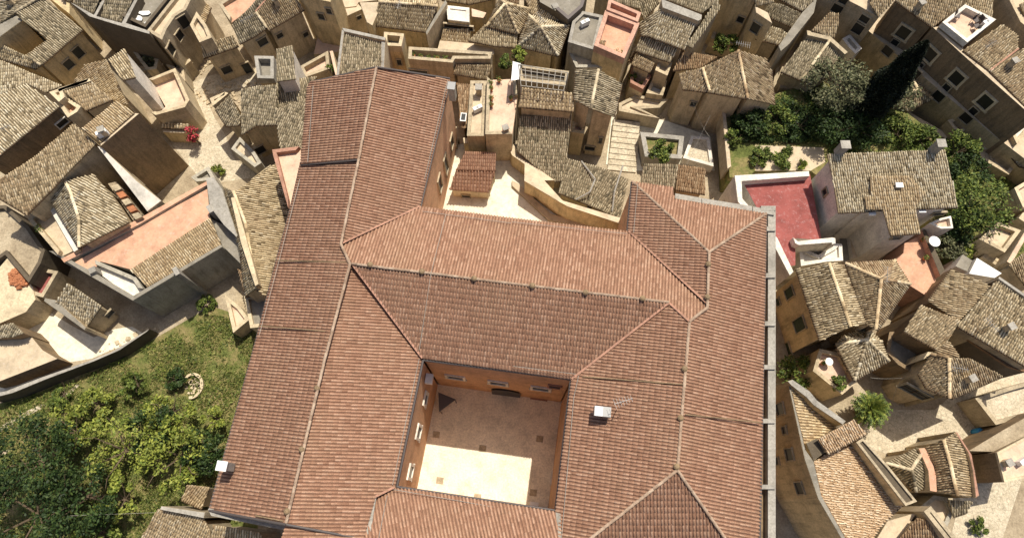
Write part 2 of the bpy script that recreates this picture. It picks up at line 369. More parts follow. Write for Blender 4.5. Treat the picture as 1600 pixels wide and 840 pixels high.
    def flat(s, fs, mat='terrace_pale', ph=0.0, pw=0.28, pm=None, edges=None, walls=True, wmat=None):
        q, P, co = fitplane(fs)
        if walls: s._walls(P, co, 0.0, 0.03, wmat)
        mb = MB(); ins = inset(P, 0.012); pr = []
        mb.prism([(p[0], p[1], P[i][2]) for i, p in enumerate(ins)], [(p[0], p[1], P[i][2] - 0.05) for i, p in enumerate(ins)])
        s.flats.append((mb, mat)); SURF.append(([p[:2] for p in P], co))
        if ph > 0:
            o = inset(P, -0.01); n_ = inset(P, pw); m = s.par.setdefault(pm or s.wall, []); k = len(P)
            for i in (range(k) if edges is None else edges):
                j = (i + 1) % k; z0, z1 = P[i][2], P[j][2]
                quad = [o[i], o[j], n_[j], n_[i]]; zz = [z0, z1, z1, z0]
                m.append(([(p[0], p[1], z + ph) for p, z in zip(quad, zz)], [(p[0], p[1], z - 0.04) for p, z in zip(quad, zz)]))
        return s
    def win(s, ws, frame='stone', pane='glass', kind='window', fw=0.08):
        for q in parse(ws, 0): s.winl.append((q, frame, pane, (kind, fw)))
        return s
    def extra(s, fn): s.ext.append(fn); return s
    def done(s):
        allp = np.concatenate([f[1] for f in s.faces] + [np.array(b.v) for b, _ in s.flats]) if (s.faces or s.flats) else np.array(s.wm.v)
        c = allp.mean(0); org = [float(c[0]), float(c[1]), float(s.base)]
        e = bpy.data.objects.new(s.name, None); e.location = org; e.empty_display_size = 0.5; link(e); e['_org'] = org
        tag(e, s.label, s.cat, s.group)
        if s.wm.v: s.wm.build('wall', s.wall, e)
        for k_, m_ in s.wx.items(): m_.build('lower_wall', k_, e)
        for kd, mb in s.slab.items():
            o = mb.build('roof', 'deck_' + kd, e)
            if kd in s.tv:
                tv = s.tv[kd]; vo = 0; lo = 0; V = []; L = []; ST2 = []
                for v, l, st in tv: V.append(v); L.append(l + vo); ST2.append(st + lo); vo += len(v); lo += len(l)
                t = np_mesh('roof_tiles', np.concatenate(V), np.concatenate(L), np.concatenate(ST2), kd, o, org); tag(t, kind='stuff')
            if kd in s.rid:
                V = []; L = []; ST2 = []; vo = lo = 0
                for v, l, st in s.rid[kd]: V.append(v); L.append(l + vo); ST2.append(st + lo); vo += len(v); lo += len(l)
                t = np_mesh('ridge_tiles', np.concatenate(V), np.concatenate(L), np.concatenate(ST2), 'redridge' if kd == 'red' else kd, o, org); tag(t, kind='stuff')
        nm = len(s.faces)
        for i, (q, P, co, kd) in enumerate(s.faces):
            if kd == 'red': continue
            k = len(P); zr = P[:, 2].max() - P[:, 2].min()
            for a in range(k):
                b = (a + 1) % k; A, B = P[a], P[b]
                if max(A[2], B[2]) > P[:, 2].min() + .35 * zr + .02 or np.linalg.norm(A - B) < .8: continue
                mid = (A + B) / 2; dn = -np.array([co[0], co[1]]); e_ = (B - A)[:2]; nrm = np.array([e_[1], -e_[0]]) / (np.linalg.norm(e_) + 1e-9)
                if np.dot(nrm, P.mean(0)[:2] - mid[:2]) > 0: nrm = -nrm
                t_ = mid[:2] + nrm * .25
                if any(j != i and pip(t_[None], [p[:2] for p in s.faces[j][1]])[0] for j in range(nm)): continue
                o_ = np.array([nrm[0] * .05, nrm[1] * .05, -.05]); MB().tube(A + o_, B + o_, .055, n=6).build('gutter', 'shutter', e)
        if s.val.v: [MB().add(s.val.v[4 * i:4 * i + 4], [[0, 1, 2, 3]]).build('valley_gutter', 'rosy', e) for i in range(len(s.val.v) // 4)]
        for mb, mt in s.flats: mb.build('roof_terrace' if mt.startswith('terrace') else 'roof_panel', mt, e)
        for mt, l in s.par.items():
            for t, b in l: MB().prism(t, b).build('parapet', mt, e)
        for q, fr, pn, kd in s.winl:
            u, v = q[:2]; w, h = q[2], q[3]; d = ray(u, v); best = None
            for a, b, za, zb in s.walls:
                ex = b[0] - a[0]; ey = b[1] - a[1]; nx, ny = ey, -ex; den = d[0] * nx + d[1] * ny
                if abs(den) < 1e-6: continue
                t = (a[0] * nx + a[1] * ny) / den
                if t <= 0: continue
                x, y, z = d[0] * t, d[1] * t, CAMZ + d[2] * t; L2 = ex * ex + ey * ey; r = ((x - a[0]) * ex + (y - a[1]) * ey) / L2
                if -0.02 <= r <= 1.02 and s.base - .5 <= z <= za + (zb - za) * r + .6 and (best is None or t < best[0]): best = (t, x, y, z, ex, ey, nx, ny, den)
            if best is None: print('NO WALL', s.label, q); continue
            _, x, y, z, ex, ey, nx, ny, den = best; L = math.hypot(ex, ey); T = Vector((ex / L, ey / L, 0)); Nn = Vector((nx / L, ny / L, 0))
            if den > 0: Nn = -Nn
            cpt = Vector((x, y, z)); Rm = Matrix((T, Nn, Vector((0, 0, 1)))).transposed()
            kd, fw = kd; mb = MB()
            for ox, oz, sx, sz in ((-(w + fw) / 2, 0, fw, h), ((w + fw) / 2, 0, fw, h), (0, (h + fw) / 2, w + 2 * fw, fw), (0, -(h + fw) / 2, w + 2.6 * fw, fw)):
                mb.box(cpt + T * ox + Vector((0, 0, oz)) + Nn * 0.035, sx, 0.17, sz, rot=Rm)
            wo = mb.build(kd, fr, e)
            pn_ = MB(); pn_.box(cpt + Nn * 0.01, w, 0.03, h, rot=Rm); pn_.build('pane' if pn == 'glass' else 'shutter', pn, wo)
            if pn == 'glass' and w > 1.5:
                b2 = MB(); b2.box(cpt + Nn * 0.04, 0.06, 0.04, h, rot=Rm); b2.box(cpt + Nn * 0.041, w, 0.04, 0.05, rot=Rm); b2.build('glazing_bar', 'shutter', wo)
        for fn in s.ext: fn(e)
        return e
def finish_ids():
    for o in bpy.data.objects:
        if '_org' in o: del o['_org']

# ---------------------------------------------------------------- ground sheets
def sheet(name, s, mat, z=0.0, kind='structure', label=None, thick=0.0):
    P = pts(s, z); mb = MB()
    mb.prism([tuple(p) for p in P], [(p[0], p[1], p[2] - 0.3 - thick) for p in P]) if thick else mb.add([tuple(p) for p in P], [list(range(len(P)))])
    n = len(P)
    if not thick:
        a = sum(P[i][0] * P[(i + 1) % n][1] - P[(i + 1) % n][0] * P[i][1] for i in range(n))
        if a < 0: mb.f[0] = mb.f[0][::-1]
    o = mb.build(name, mat); tag(o, label, kind=kind)
    if z or thick:
        co = np.linalg.lstsq(np.c_[np.array(P)[:, :2], np.ones(n)], np.array(P)[:, 2], rcond=None)[0]
        SURF.append(([p[:2] for p in P], co))
    return o
g = MB(); R0 = 400; k = 60
# one ground sheet reaching far beyond the town, slightly uneven
V = []; F = []
xs = np.sign(np.linspace(-1, 1, k)) * np.abs(np.linspace(-1, 1, k)) ** 2.0 * R0
for j in range(k):
    for i in range(k):
        x, y = xs[i], xs[j] + 20; V.append((x, y, 0.0 if math.hypot(x, y - 20) < 75 else -0.02 * (math.hypot(x, y - 20) - 75)))
for j in range(k - 1):
    for i in range(k - 1): F.append([j * k + i, j * k + i + 1, (j + 1) * k + i + 1, (j + 1) * k + i])
g.add(V, F); tag(g.build('ground', 'gravel'), kind='structure')
sheet('garden_ground', 'p 20,700,.008 -60,720 -60,655 0,630 110,592 225,538 330,478 400,500 420,620 400,860 -60,900 -60,760', 'soil', 0.008)
sheet('garden_path', 'I 0,318,.016 90,262 200,210 290,178 360,118 372,124 300,196 205,228 95,285 0,345', 'paving', 0.016)
sheet('courtyard_floor', 'p 610,600,.012 905,600 905,830 590,830', 'court', 0.012)
sheet('light_yard', 'p 700,225,1.6 840,225 960,400 650,400', 'whitepave', 1.6, thick=1.5)
sheet('plaza', 'A 760,560,.012 880,440 955,435 1010,560 1060,640 1100,750 1190,800 1200,830 1000,860 930,830 810,680', 'paving', 0.012)
sheet('alley', 'A 880,395,.02 1000,350 1200,310 1200,400 1000,440 900,440', 'paving', 0.02)
sheet('lower_alley', 'E 30,500,.012 165,560 165,660 220,615 345,690 440,740 540,700 620,690 700,740 520,800 430,840 300,860 I 60,160 -60,200 -60,120', 'whitepave', 0.012)
sheet('stepped_street', 'C 470,520,.05 720,565 930,640 950,800 880,800 570,800 440,770', 'whitepave', 0.05)
sheet('street', 'p 1330,690,.012 1345,660 1380,640 1460,640 1520,590 1640,560 1640,690 1600,740 1560,860 1480,860 1500,780 1420,720', 'paving', 0.012)
sheet('garden_beds', 'D -195,530,3.0 -60,490 60,430 260,380 480,500 640,520 800,640 820,700 1000,760 1000,860 280,860 200,800 -60,800 -100,840 -180,830', 'soil', 3.0, thick=4)
sheet('garden_walk', 'D -60,680,3.02 260,692 268,760 200,800 -60,800', 'terrace_tan', 3.02)
sheet('hillside_garden', 'p 1470,215,1.5 1500,215 1640,330 1640,420 1480,420 1450,360', 'soil', 1.5, thick=3)

# ---------------------------------------------------------------- the large building round the courtyard
EZ, RZ_ = 11.0, 12.25
mn = House('monastery', 'huge building with long red tiled roofs around a square inner courtyard', 'building', 0.0, 'orange')
K = dict(kind='red', over=0.07, cs=0.215, rs=0.36)
A_ = {}
T = mn.tile
T('p 470,252,11 453,330 433,403 400,533 327,797 447,818,12.25 508,560 547,413 533,381 557,280 561,248', **K)      # west wing, west slope
T('p 480,137,11.35 484,129 588,106,12.55 561,248 470,256,11.35', **K)                                            # north wing, west slope
T('p 588,106,12.25 703,125,11 656,323,11 533,381,12.25 561,248', **K)                                            # north wing, east slope
T('p 533,381,12.2 656,323,11 800,341 982,362,11 1102,474,12.15 1105,481 1077,502,12.25 1045,473,12.25 800,443 550,412,12.25', **K)
T('p 550,412,12.25 800,443 1045,473,12.25 893,592,11 660,559,11', **K)
T('p 547,413,12.25 508,560 447,818 437,850,12.25 560,870,11.3 587,775,11.0 617,760,11 660,559,11 550,412', **K)
T('p 617,760,11 587,775,11.0 566,850 875,860,12.25 868,799,11', **K)                                             # south wing, north slope
T('p 1045,473,12.25 1077,502,12.25 1058,734,12.25 913,848,11.7 870,848,11 868,799,11 893,592,11', **K)
T('p 1058,734,12.25 1137,848,11.2 913,848,11.2', **K)
T('p 1108,394,12.25 1105,480 1077,502 1058,734,12.25 1137,848,11.3 1187,848,11 1197,334,11', **K)
T('p 988,284,11 981,362,11 1104,474,12.25 1108,394,12.25', **K)
T('p 988,284,11 1052,293,11 1053,311,11.0 1197,334,11 1108,394,12.25', **K)
mn.auto(4, r=0.10)
mn.ridge('p 561,248,12.45 533,381 547,413 508,560 447,818,12.35', 'red', 0.10)
mn.ridge('p 1077,502,12.35 1058,734', 'red', 0.10); mn.ridge('p 1108,394,12.35 1105,480 1077,502', 'red', 0.10)
mn.win('J 935,85,1.15,1.1 1135,112,1.15,1.1', 'white', fw=.2); mn.win('J 958,152,1.2,1.0', 'rosy', fw=.1); mn.win('K 135,138,1.15,1.1', 'white', fw=.2); mn.win('K 125,192,1.2,1.0 200,128,.8,1.0', 'rosy', fw=.1)
mn.win('J 760,345,.75,1.7 722,530,.75,1.7 772,548,.75,1.5 808,390,.75,1.5 792,190,.7,1.2', 'white', fw=.2)
mn.win('K 190,505,.8,1.5 186,560,.8,1.5', 'white', fw=.15)
mn.win('B 945,690,.8,2.0 915,665,.8,1.6 888,770,.8,2.6 F 860,20,.8,2.2', 'stone')
def main_extra(e):
    # gutters round the courtyard and along the north-east eaves
    C4 = pts('p 661,562,10.86 892,592,10.86 868,797,10.86 620,760,10.86')
    for a, b in zip(C4, C4[1:] + C4[:1]):
        MB().tube(a, b, 0.085).build('gutter', 'gutter', e)
    for s_ in ('p 703,127,10.9 657,324', 'p 987,285,10.9 980,362', 'p 470,256,10.9 453,330 433,403 400,533 327,797', 'p 484,129,11.2 588,105,12.5 703,123,10.95', 'p 1197,335,10.9 1187,845', 'p 327,797,10.95 447,819,12.5 570,842,11.2'):
        P = pts(s_)
        for a, b in zip(P, P[1:]): MB().tube(a, b, 0.08).build('gutter', 'gutter', e)
    a, b = pts('p 561,250,12.455 470,258,11.25'); MB().tube(a, b, 0.07).build('step_flashing', 'gutter', e)
    # stone cornice carried on brackets outside the east eaves
    ys = [325, 357, 430, 505, 573, 657, 760, 850]
    def ex(y): return 1206.5 + (y - 325) * 0.0 - 0.0
    for y0, y1 in zip(ys, ys[1:]):
        P = pts(f'p 1200,{y0+1.5},10.55 1212,{y0+1.5} 1212,{y1-1.5} 1200,{y1-1.5}')
        MB().prism([tuple(p) for p in P], [(p[0], p[1], p[2] - 0.5) for p in P]).build('cornice_block', 'concrete', e)
    for y in ys:
        P = pts(f'p 1189,{y-3.5},10.72 1212,{y-3.5} 1212,{y+3.5} 1189,{y+3.5}')
        MB().prism([tuple(p) for p in P], [(p[0], p[1], p[2] - 0.5) for p in P]).build('cornice_bracket', 'concrete', e)
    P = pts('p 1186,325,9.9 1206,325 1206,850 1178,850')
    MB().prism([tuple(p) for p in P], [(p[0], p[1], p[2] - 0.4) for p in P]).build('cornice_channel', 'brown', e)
    xs_ = [(1055, 302, 1096, 309), (1097, 309.5, 1175, 322), (1176, 322.5, 1210, 328)]
    for x0, y0, x1, y1 in xs_:
        P = pts(f'p {x0},{y0},10.7 {x1},{y1} {x1},{y1+8} {x0},{y0+8}')
        MB().prism([tuple(p) for p in P], [(p[0], p[1], p[2] - 0.5) for p in P]).build('cornice_block', 'concrete', e)
    # grey flashing strips either side of the south wing
    for s_ in ('p 579,779,11.2 588,774 577,845 566,845', 'p 866,799,11.2 876,802 877,845 869,845'):
        P = pts(s_); MB().prism([tuple(p) for p in P], [(p[0], p[1], p[2] - 0.2) for p in P]).build('flashing', 'concrete', e)
    # rendered copings on the gutter line at the bottom left
    P = pts('p 325,795,11 330,790 345,800 455,822 452,829 330,805'); MB().prism([tuple(p) for p in P], [(p[0], p[1], p[2] - 0.35) for p in P]).build('coping', 'concrete', e)
    # joint lines across the long slopes: dark tubes put in for their shadow gaps
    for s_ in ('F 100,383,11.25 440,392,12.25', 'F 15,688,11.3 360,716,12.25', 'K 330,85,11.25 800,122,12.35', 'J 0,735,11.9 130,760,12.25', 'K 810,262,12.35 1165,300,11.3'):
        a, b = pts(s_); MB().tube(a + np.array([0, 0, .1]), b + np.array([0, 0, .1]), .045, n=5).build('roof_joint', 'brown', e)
    # ridge vents
    for s_ in ('F 535,400 778,432 1022,465', 'G 95,498 345,530 612,558', 'J 287,138 215,425 145,715', 'G 920,398 915,552', 'K 808,48 790,278 772,505'):
        for q in parse(s_, 12.45):
            c = at(*q[:3]); m = MB(); m.lathe((c[0], c[1], c[2] - .12), [(0.16, 0), (0.15, 0.16), (0.2, 0.18), (0.12, 0.27), (0.01, 0.3)], 10); m.build('ridge_vent', 'brown', e)
    # lightning conductors
    for s_ in ('B 268,402,11.9 242,760', 'B 898,378,11.3 790,840', 'F 205,0,11.5 103,400 15,730', 'F 890,165,11.5 820,440,12.45 765,800,11.3', 'J 765,0,11.3 640,590,11.3', 'J 615,640,11.5 575,840', 'J 645,612,11.25 1195,708,11.25',
               'K 312,80,11.3 290,180 232,840', 'K 5,35,11.4 300,72,11.4', 'G 590,20,11.5 570,250', 'F 780,150,11.35 1195,205', 'G 0,200,11.35 540,255'):
        P = pts(s_)
        for a, b in zip(P, P[1:]): MB().tube(a, b, 0.018, n=5).build('lightning_wire', 'concrete', e)
    # chimneys / roof boxes
    def stack(s_, w, d, h, mat, cap):
        q = parse(s_)[0]; c = at(*q[:3]); o = MB().box((c[0], c[1], c[2] + h / 2 - .3), w, d, h + .6, -0.12).build('chimney', mat, e)
        MB().box((c[0], c[1], c[2] + h + 0.04), w * 1.18, d * 1.18, 0.09, -0.12).build('chimney_cap', cap, o)
    stack('I 1062,505,12.0', .55, .5, 0.7, 'concrete', 'whitepaint'); stack('B 921,440,11.3', .5, .55, 1.0, 'grey', 'metal')
    c = at(*parse('K 420,252,12.0')[0][:3]); o = MB().box((c[0], c[1], c[2] + .25), 1.05, .62, .6, -0.1).build('roof_hatch', 'metal', e)
    MB().box((c[0] - .25, c[1] + .02, c[2] + .57), .5, .6, .05, -0.1).build('hatch_lid', 'whitepaint', o)
    c = at(*parse('J 812,95,7.5')[0][:3]); MB().box((c[0], c[1], c[2]), .5, .7, .5, -.13).build('wall_box', 'whitepaint', e)
    # courtyard arches and door
    a = at(*parse('J 1130,190,0.0')[0][:3]); b = at(*parse('J 1215,205,0.0')[0][:3])
    m = MB(); cx = (a + b) / 2; top = [(math.cos(t) * 1.15, math.sin(t) * .9 + 1.7) for t in np.linspace(0, math.pi, 9)]
    pr = [(1.15, 0)] + top + [(-1.15, 0)]; yy = COURT_N(cx[0])
    m.add([(cx[0] + p[0], yy(cx[0] + p[0]) - .03, p[1]) for p in pr] + [(cx[0] + p[0], yy(cx[0] + p[0]) + .12, p[1]) for p in pr], [list(range(11)), list(range(21, 10, -1))] + [[i, (i + 1) % 11, (i + 1) % 11 + 11, i + 11] for i in range(11)])
    m.build('arched_doorway', 'glass', e)
def COURT_N(x):
    a, b = at(661, 562, 11), at(892, 592, 11); 
    return lambda x: a[1] + (b[1] - a[1]) * (x - a[0]) / (b[0] - a[0]) + 0.02
mn.extra(main_extra)
MAIN = mn.done()
# antenna on the east wing
def antenna(s, z, label, h=1.6, rz=0.3, group=None):
    q = parse(s, z)[0]; c = at(q[0], q[1], z); e = bpy.data.objects.new('antenna', None); link(e); e.location = c; e['_org'] = [float(v) for v in c]; tag(e, label, 'antenna', group)
    MB().tube(c, c + np.array([0, 0, h]), 0.025, n=6).build('mast', 'metal', e)
    d = np.array([math.cos(rz), math.sin(rz), 0]); p = np.array([-d[1], d[0], 0]); t = c + np.array([0, 0, h * .94])
    MB().tube(t - d * .6, t + d * .6, 0.018, n=5).build('boom', 'metal', e)
    for k in range(7):
        o = t + d * (-.55 + k * .18); w = .32 - .02 * k; MB().tube(o - p * w, o + p * w, 0.01, n=4).build('element', 'metal', e)
antenna('K 505,215', 12.3, 'thin metal antenna on the red roof right of the courtyard, beside the roof hatch')
for i, (s, lab) in enumerate([('J 1062,420', 'square drain cover at the edge of shade in the courtyard'), ('J 845,355', 'square drain cover in shade near the left courtyard wall'), ('K 130,375', 'square drain cover in the shaded right part of the courtyard'),
        ('K 100,627', 'square drain cover near the lower right corner of the courtyard'), ('J 862,570', 'square drain cover in the sunlit lower left of the courtyard'), ('J 1038,648', 'square drain cover at the sunlit bottom edge of the courtyard')]):
    c = at(*parse(s, 0.02)[0][:3]); o = MB().box((c[0], c[1], 0.03), .55, .5, .05, -0.13).build('drain_cover', 'stone', None, (float(c[0]), float(c[1]), 0.03)); tag(o, lab, 'drain cover', 'drain covers in the courtyard floor')
c = at(*parse('K 105,690', 0.5)[0][:3]); o = MB().box((c[0], c[1], .35), .6, .5, .7, -.13).box((c[0] - .05, c[1] + .02, .74), .68, .56, .06, -.13).build('cabinet', 'whitepaint', None, (float(c[0]), float(c[1]), 0)); tag(o, 'small white cabinet in the lower right corner of the courtyard', 'cabinet')
c = at(*parse('J 905,215', 0.0)[0][:3])
m = MB(); m.prism([(c[0] - .7, c[1] + .7, 2.0), (c[0] + .7, c[1] + .15, 1.9), (c[0] - .6, c[1] - .8, 1.8)], [(c[0] - .7, c[1] + .7, 1.9), (c[0] + .7, c[1] + .15, 1.8), (c[0] - .6, c[1] - .8, 1.7)])
for dx, dy in ((-.65, .6), (.6, .15), (-.55, -.7)): m.tube((c[0] + dx, c[1] + dy, 0), (c[0] + dx, c[1] + dy, 1.85), .04)
o = m.build('awning', 'gutter', None, (float(c[0]), float(c[1]), 0)); tag(o, 'dark three cornered awning in the upper left corner of the courtyard', 'awning')

# ---------------------------------------------------------------- the town: every house is a thing
def H(label, base=0.0, wall='beige', name='house', cat='house', group=GN): return House(name, label, cat, base, wall, group)
# ---- top left
h = H('house at the top left corner with a dark square light well in its roof', wall='yellow')
h.tile('A 75,58,6.3 208,-12,6.3 386,140,5 193,306,5 122,262,5.5 226,186,5.6 105,95,6.1', 'oldgrey')
h.tile('A -90,-60,5.4 208,-12,6.3 75,58,6.3 -60,150,5.5', 'oldgrey', over=.1)
h.flat('A -60,62,5.75 62,60 105,95 0,172 -60,215', 'terrace_grey')
h.tile('A -60,232,4.7 0,205,4.7 120,262,5.0 193,306,4.4 170,322,4.3 -60,260,4.2', 'old', over=.05)
h.flat('A 0,172,2.6 105,95,2.6 226,186,2.6 122,262,2.6 -10,205,2.6', 'terrace_grey', walls=False)
h.win('A 365,245,.8,1.2 320,300,.8,1.0'); h.auto(); h.done()
h = H('low house with a long narrow roof below the light well house, left edge', wall='beige')
h.tile('A -60,270,4.6 18,290,4.6 292,402,4.2 215,432,3.9 125,392,4.0 -60,470,4.0', 'old'); h.done()
h = H('tall house with a broad bright tiled roof against the left edge', wall='brown')
h.tile('A -80,478,9.0 125,395,9.0 278,498,8.2 -80,790,8.2', 'old'); h.win('A 290,575,.9,.6', 'white'); h.done()
h = H('pale rounded roof house behind the white sided tower', wall='cream')
h.tile('A 345,385,5.0 400,305,5.6 500,280,6 600,490,6.0 545,480,5.8 432,388,5.2', 'pale'); h.done()
h = H('narrow tower house with a small wedge roof and a bright white side wall', base=0, wall='white')
h.tile('A 508,282,8.4 585,228,8.4 634,362,7.9 577,374,7.9', 'old', over=.08); h.done()
h = H('sunlit pale roof terrace with a stone parapet beside the white tower', wall='cream')
h.flat('A 716,395,3 840,345 905,492 885,525 750,562 728,548 775,500', 'terrace_pale', ph=.8, edges=[0, 1, 2, 3, 4], pm='beige'); h.done()
h = H('house with a sunken pink terrace behind the tall stained wall', wall='cream')
h.flat('A 285,490,6.8 312,462 402,520 385,545 342,572', 'terrace_pink', ph=.7)
h.tile('A 300,430,8.0 430,388,8.0 528,466,7.4 402,518,7.2', 'pale', over=.1)
h.flat('A 240,440,7.8 425,375 432,388 300,430 312,462 285,485', 'terrace_tan', ph=.25); h.done()
h = H('tall house whose huge brown stained wall drops toward the plaza', wall='brown')
h.tile('A 385,602,9.4 548,472,9.4 628,530,8.9 470,668,8.9', 'pale')
h.flat('A 470,668,8.85 628,530 652,532 472,684', 'terrace_tan'); h.done()
h = H('long tiled roof running down to the left below the stained wall house', wall='beige')
h.tile('A 345,580,8.9 452,672,8.4 E 285,0,7.6 240,50 125,165,7.2 0,90,7.6 -60,60,7.8 A -60,880,8.2 170,730,8.6', 'old')
h.ridge('A 345,585,9.0 160,780,8.7 60,870,8.4', 'old'); h.done()
# ---- left middle
h = H('broad low pitched roof in the middle of the left cluster, beside a white beam', wall='beige')
h.tile('E 240,100,6.5 305,8,6.9 332,62,7.2 372,190,7.0 372,316,6.3', 'old')
h.tile('E 305,8,7.0 440,-22,6.8 520,70,6.5 605,200,6.0 372,316,6.2 372,190,6.9 332,62,7.1', 'old'); h.auto(); h.done()
h = H('ochre terrace edged by a bright white beam, left of the long pink terrace', wall='beige')
h.flat('E 150,198,5.0 238,120 355,330 290,362', 'terrace_tan', ph=.5, edges=[0, 3])
h.flat('E 222,124,5.6 246,117 368,328 346,340', 'terrace_white'); h.done()
h = H('long building with a salmon terrace, tiled lean-to and big grey wall above the lawn', wall='grey')
h.flat('E 335,396,4.8 972,44,4.8 984,182 612,422 470,385 440,425 400,432', 'terrace_pink', ph=0)
h.flat('E 286,372,5.1 628,196 970,8 971,26 652,212 300,390', 'terrace_pink')
h.tile('E 612,424,5.4 985,180,5.4 1037,308,4.7 690,505,4.7', 'pale', over=.1)
h.flat('E 432,418,4.4 462,388 652,468 684,520 622,556 ', 'terrace_white', ph=.5, edges=[1, 2], pm='grey')
h.flat('E 228,335,5.0 250,335 430,430 625,545 1035,305 1042,316 622,568 400,440', 'terrace_grey')
h.flat('E 965,-5,5.6 1000,-10 1040,45 1112,262 1108,270 1050,215 985,130', 'concrete')
h.flat('E 985,182,4.4 1050,215 1112,265 1130,398 1042,312', 'terrace_grey')
def butt(e):
    for s_ in ('E 828,425', 'E 985,135'):
        a = at(*parse(s_, 5.5)[0][:3]); m = MB(); m.box((a[0] + .05, a[1] - .15, 2.6), .35, .7, 6.2, 0.6); m.build('buttress', 'concrete', e)
    for s_ in ('E 460,440,4.5',):
        a = at(*parse(s_)[0][:3]); m = MB(); m.box((a[0], a[1], a[2] + .4), .5, .5, .9, .5); m.build('chimney', 'concrete', e)
h.extra(butt); h.done()
h = H('small tiled roof hut in shade below the long salmon terrace', wall='beige')
h.tile('E 320,486,3.9 476,592,3.3 402,700,2.6 265,572,3.2', 'old')
h.flat('E 210,556,3.2 262,566 402,694 396,706 206,570', 'terrace_grey'); h.win('E 512,628,.7,.6'); h.done()
h = H('ruined yard with broken red bricks and low walls by the left edge', wall='stone')
h.flat('E 145,500,2 215,425 290,440 220,560 160,545', 'terrace_red', ph=.5, pm='stone'); h.done()
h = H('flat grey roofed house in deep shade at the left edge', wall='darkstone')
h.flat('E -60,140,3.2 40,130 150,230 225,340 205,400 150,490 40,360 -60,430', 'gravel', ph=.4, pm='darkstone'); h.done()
h = H('house with a worn pale mortar roof at the left edge beside the white alley', wall='beige')
h.flat('E -60,480,3.2 40,362,3.2 152,502,2.6 166,562 120,622 -60,700,3', 'cream', ph=.0); h.done()
h = H('low grey roofed shed at the left edge above the brown streaked wall', wall='brown')
h.flat('E -60,760,2.2 70,735,2.2 150,740 200,800 I 270,0,2.0 0,105 -60,120', 'terrace_tan')
h.tile('E -60,700,3.4 60,672 110,720 60,738 -60,745,3.0', 'oldgrey', over=.05); h.done()
h = H('big dappled roof between the long building and the red wing, with a cream coping strip', wall='beige')
h.tile('p 350,292,5.6 366,300,5.9 384,350,5.9 401,450,5.6 384,462,4.6 376,400,4.9 360,330,5.1', 'old', over=.1)
h.tile('p 366,300,6.0 432,256,5.4 446,285,5.4 452,330,5.2 434,400,5.0 415,462,5.0 401,452,5.6 384,350,5.8', 'old', over=.1)
h.flat('E 1082,85,6.15 1100,85 1150,260 1212,490 1196,500 1130,300', 'cream')
h.auto(); h.done()
h = H('low sunlit wedge roofs with rubble under the grey wall by the lawn', wall='cream')
h.flat('E 1060,545,1.8 1130,600 1175,660 1100,722', 'terrace_pale', ph=.3)
h.tile('E 1115,420,3.4 1200,470,3.4 1200,545,3.0 1150,550,3.0', 'oldwarm'); h.flat('E 1150,552,2.2 1270,540 1270,690 1180,700', 'terrace_grey', ph=.3); h.done()
h = H('narrow pink terrace wedged against the left side of the north red wing', wall='rosy')
h.flat('B 85,715,8.6 210,700 214,770 F 195,0 160,145 B 90,740', 'terrace_pale', ph=.45, edges=[0, 4, 5], pm='rosy'); h.done()
h = H('ruined house with patchy roof and broken beams right of the plaza', wall='beige')
h.tile('A 1010,512,3.8 1076,446,4.2 1128,540,4.0 1122,586,3.6 1062,592,3.5', 'oldgrey')
h.flat('A 990,470,3.5 1060,440 1076,446 1005,505', 'terrace_tan', ph=.3); h.done()
h = H('tiled roof with a pale wall beneath, touching the grey twin roof at its right', wall='yellow')
h.tile('A 1130,420,5.6 1212,404,5.9 B 95,398,5.9 96,584,5.0 0,588,5.0 A 1132,632,4.8', 'oldgrey')
h.win('B 20,700,.8,1.1'); h.done()
h = H('little roofless box of stone walls above the patchy roofs', wall='stone')
h.flat('B 5,285,4.6 95,287 95,390 20,388', 'terrace_grey', ph=.7, pm='concrete'); h.done()
h = H('grey tiled house with a bright white triangular side wall, upper left of the red wing', wall='white')
h.tile('B 95,232,7.4 172,215,7.4 184,371,6.8 98,382,6.8', 'oldgrey', over=.1)
h.tile('B 98,382,5.2 184,370,5.2 287,360,5.2 236,420,4.9 232,463,4.7 96,508,4.7', 'oldgrey'); h.done()
h = H('lower grey roof tucked directly against the left edge of the north red wing', wall='beige')
h.tile('B 90,512,5.4 234,462,5.6 225,700,5.0 118,716,4.8', 'oldgrey'); h.done()
h = H('small low roofs along the plaza edge below the ruined house', wall='grey')
h.flat('A 1090,705,2.4 1130,650 1200,720 1230,770 1200,790', 'terrace_tan', ph=.3)
h.tile('B -20,840,3.6 40,790,3.6 85,770,3.8 90,800,3.8 0,860,3.4', 'old')
h.flat('A 905,840,1.6 985,790,1.6 1020,850 E 930,20,1.6', 'terrace_grey', ph=.4); h.done()
h = H('little ochre garden shed with a row of tiles on its wall, next to red blossom', wall='yellow', name='shed', cat='shed')
h.tile('A 742,572,2.3 886,582,2.3 886,604,2.1 760,598,2.1', 'pale', over=.05, cs=.28); h.flat('A 760,600,1.8 884,606 884,624 765,620', 'terrace_tan'); h.done()
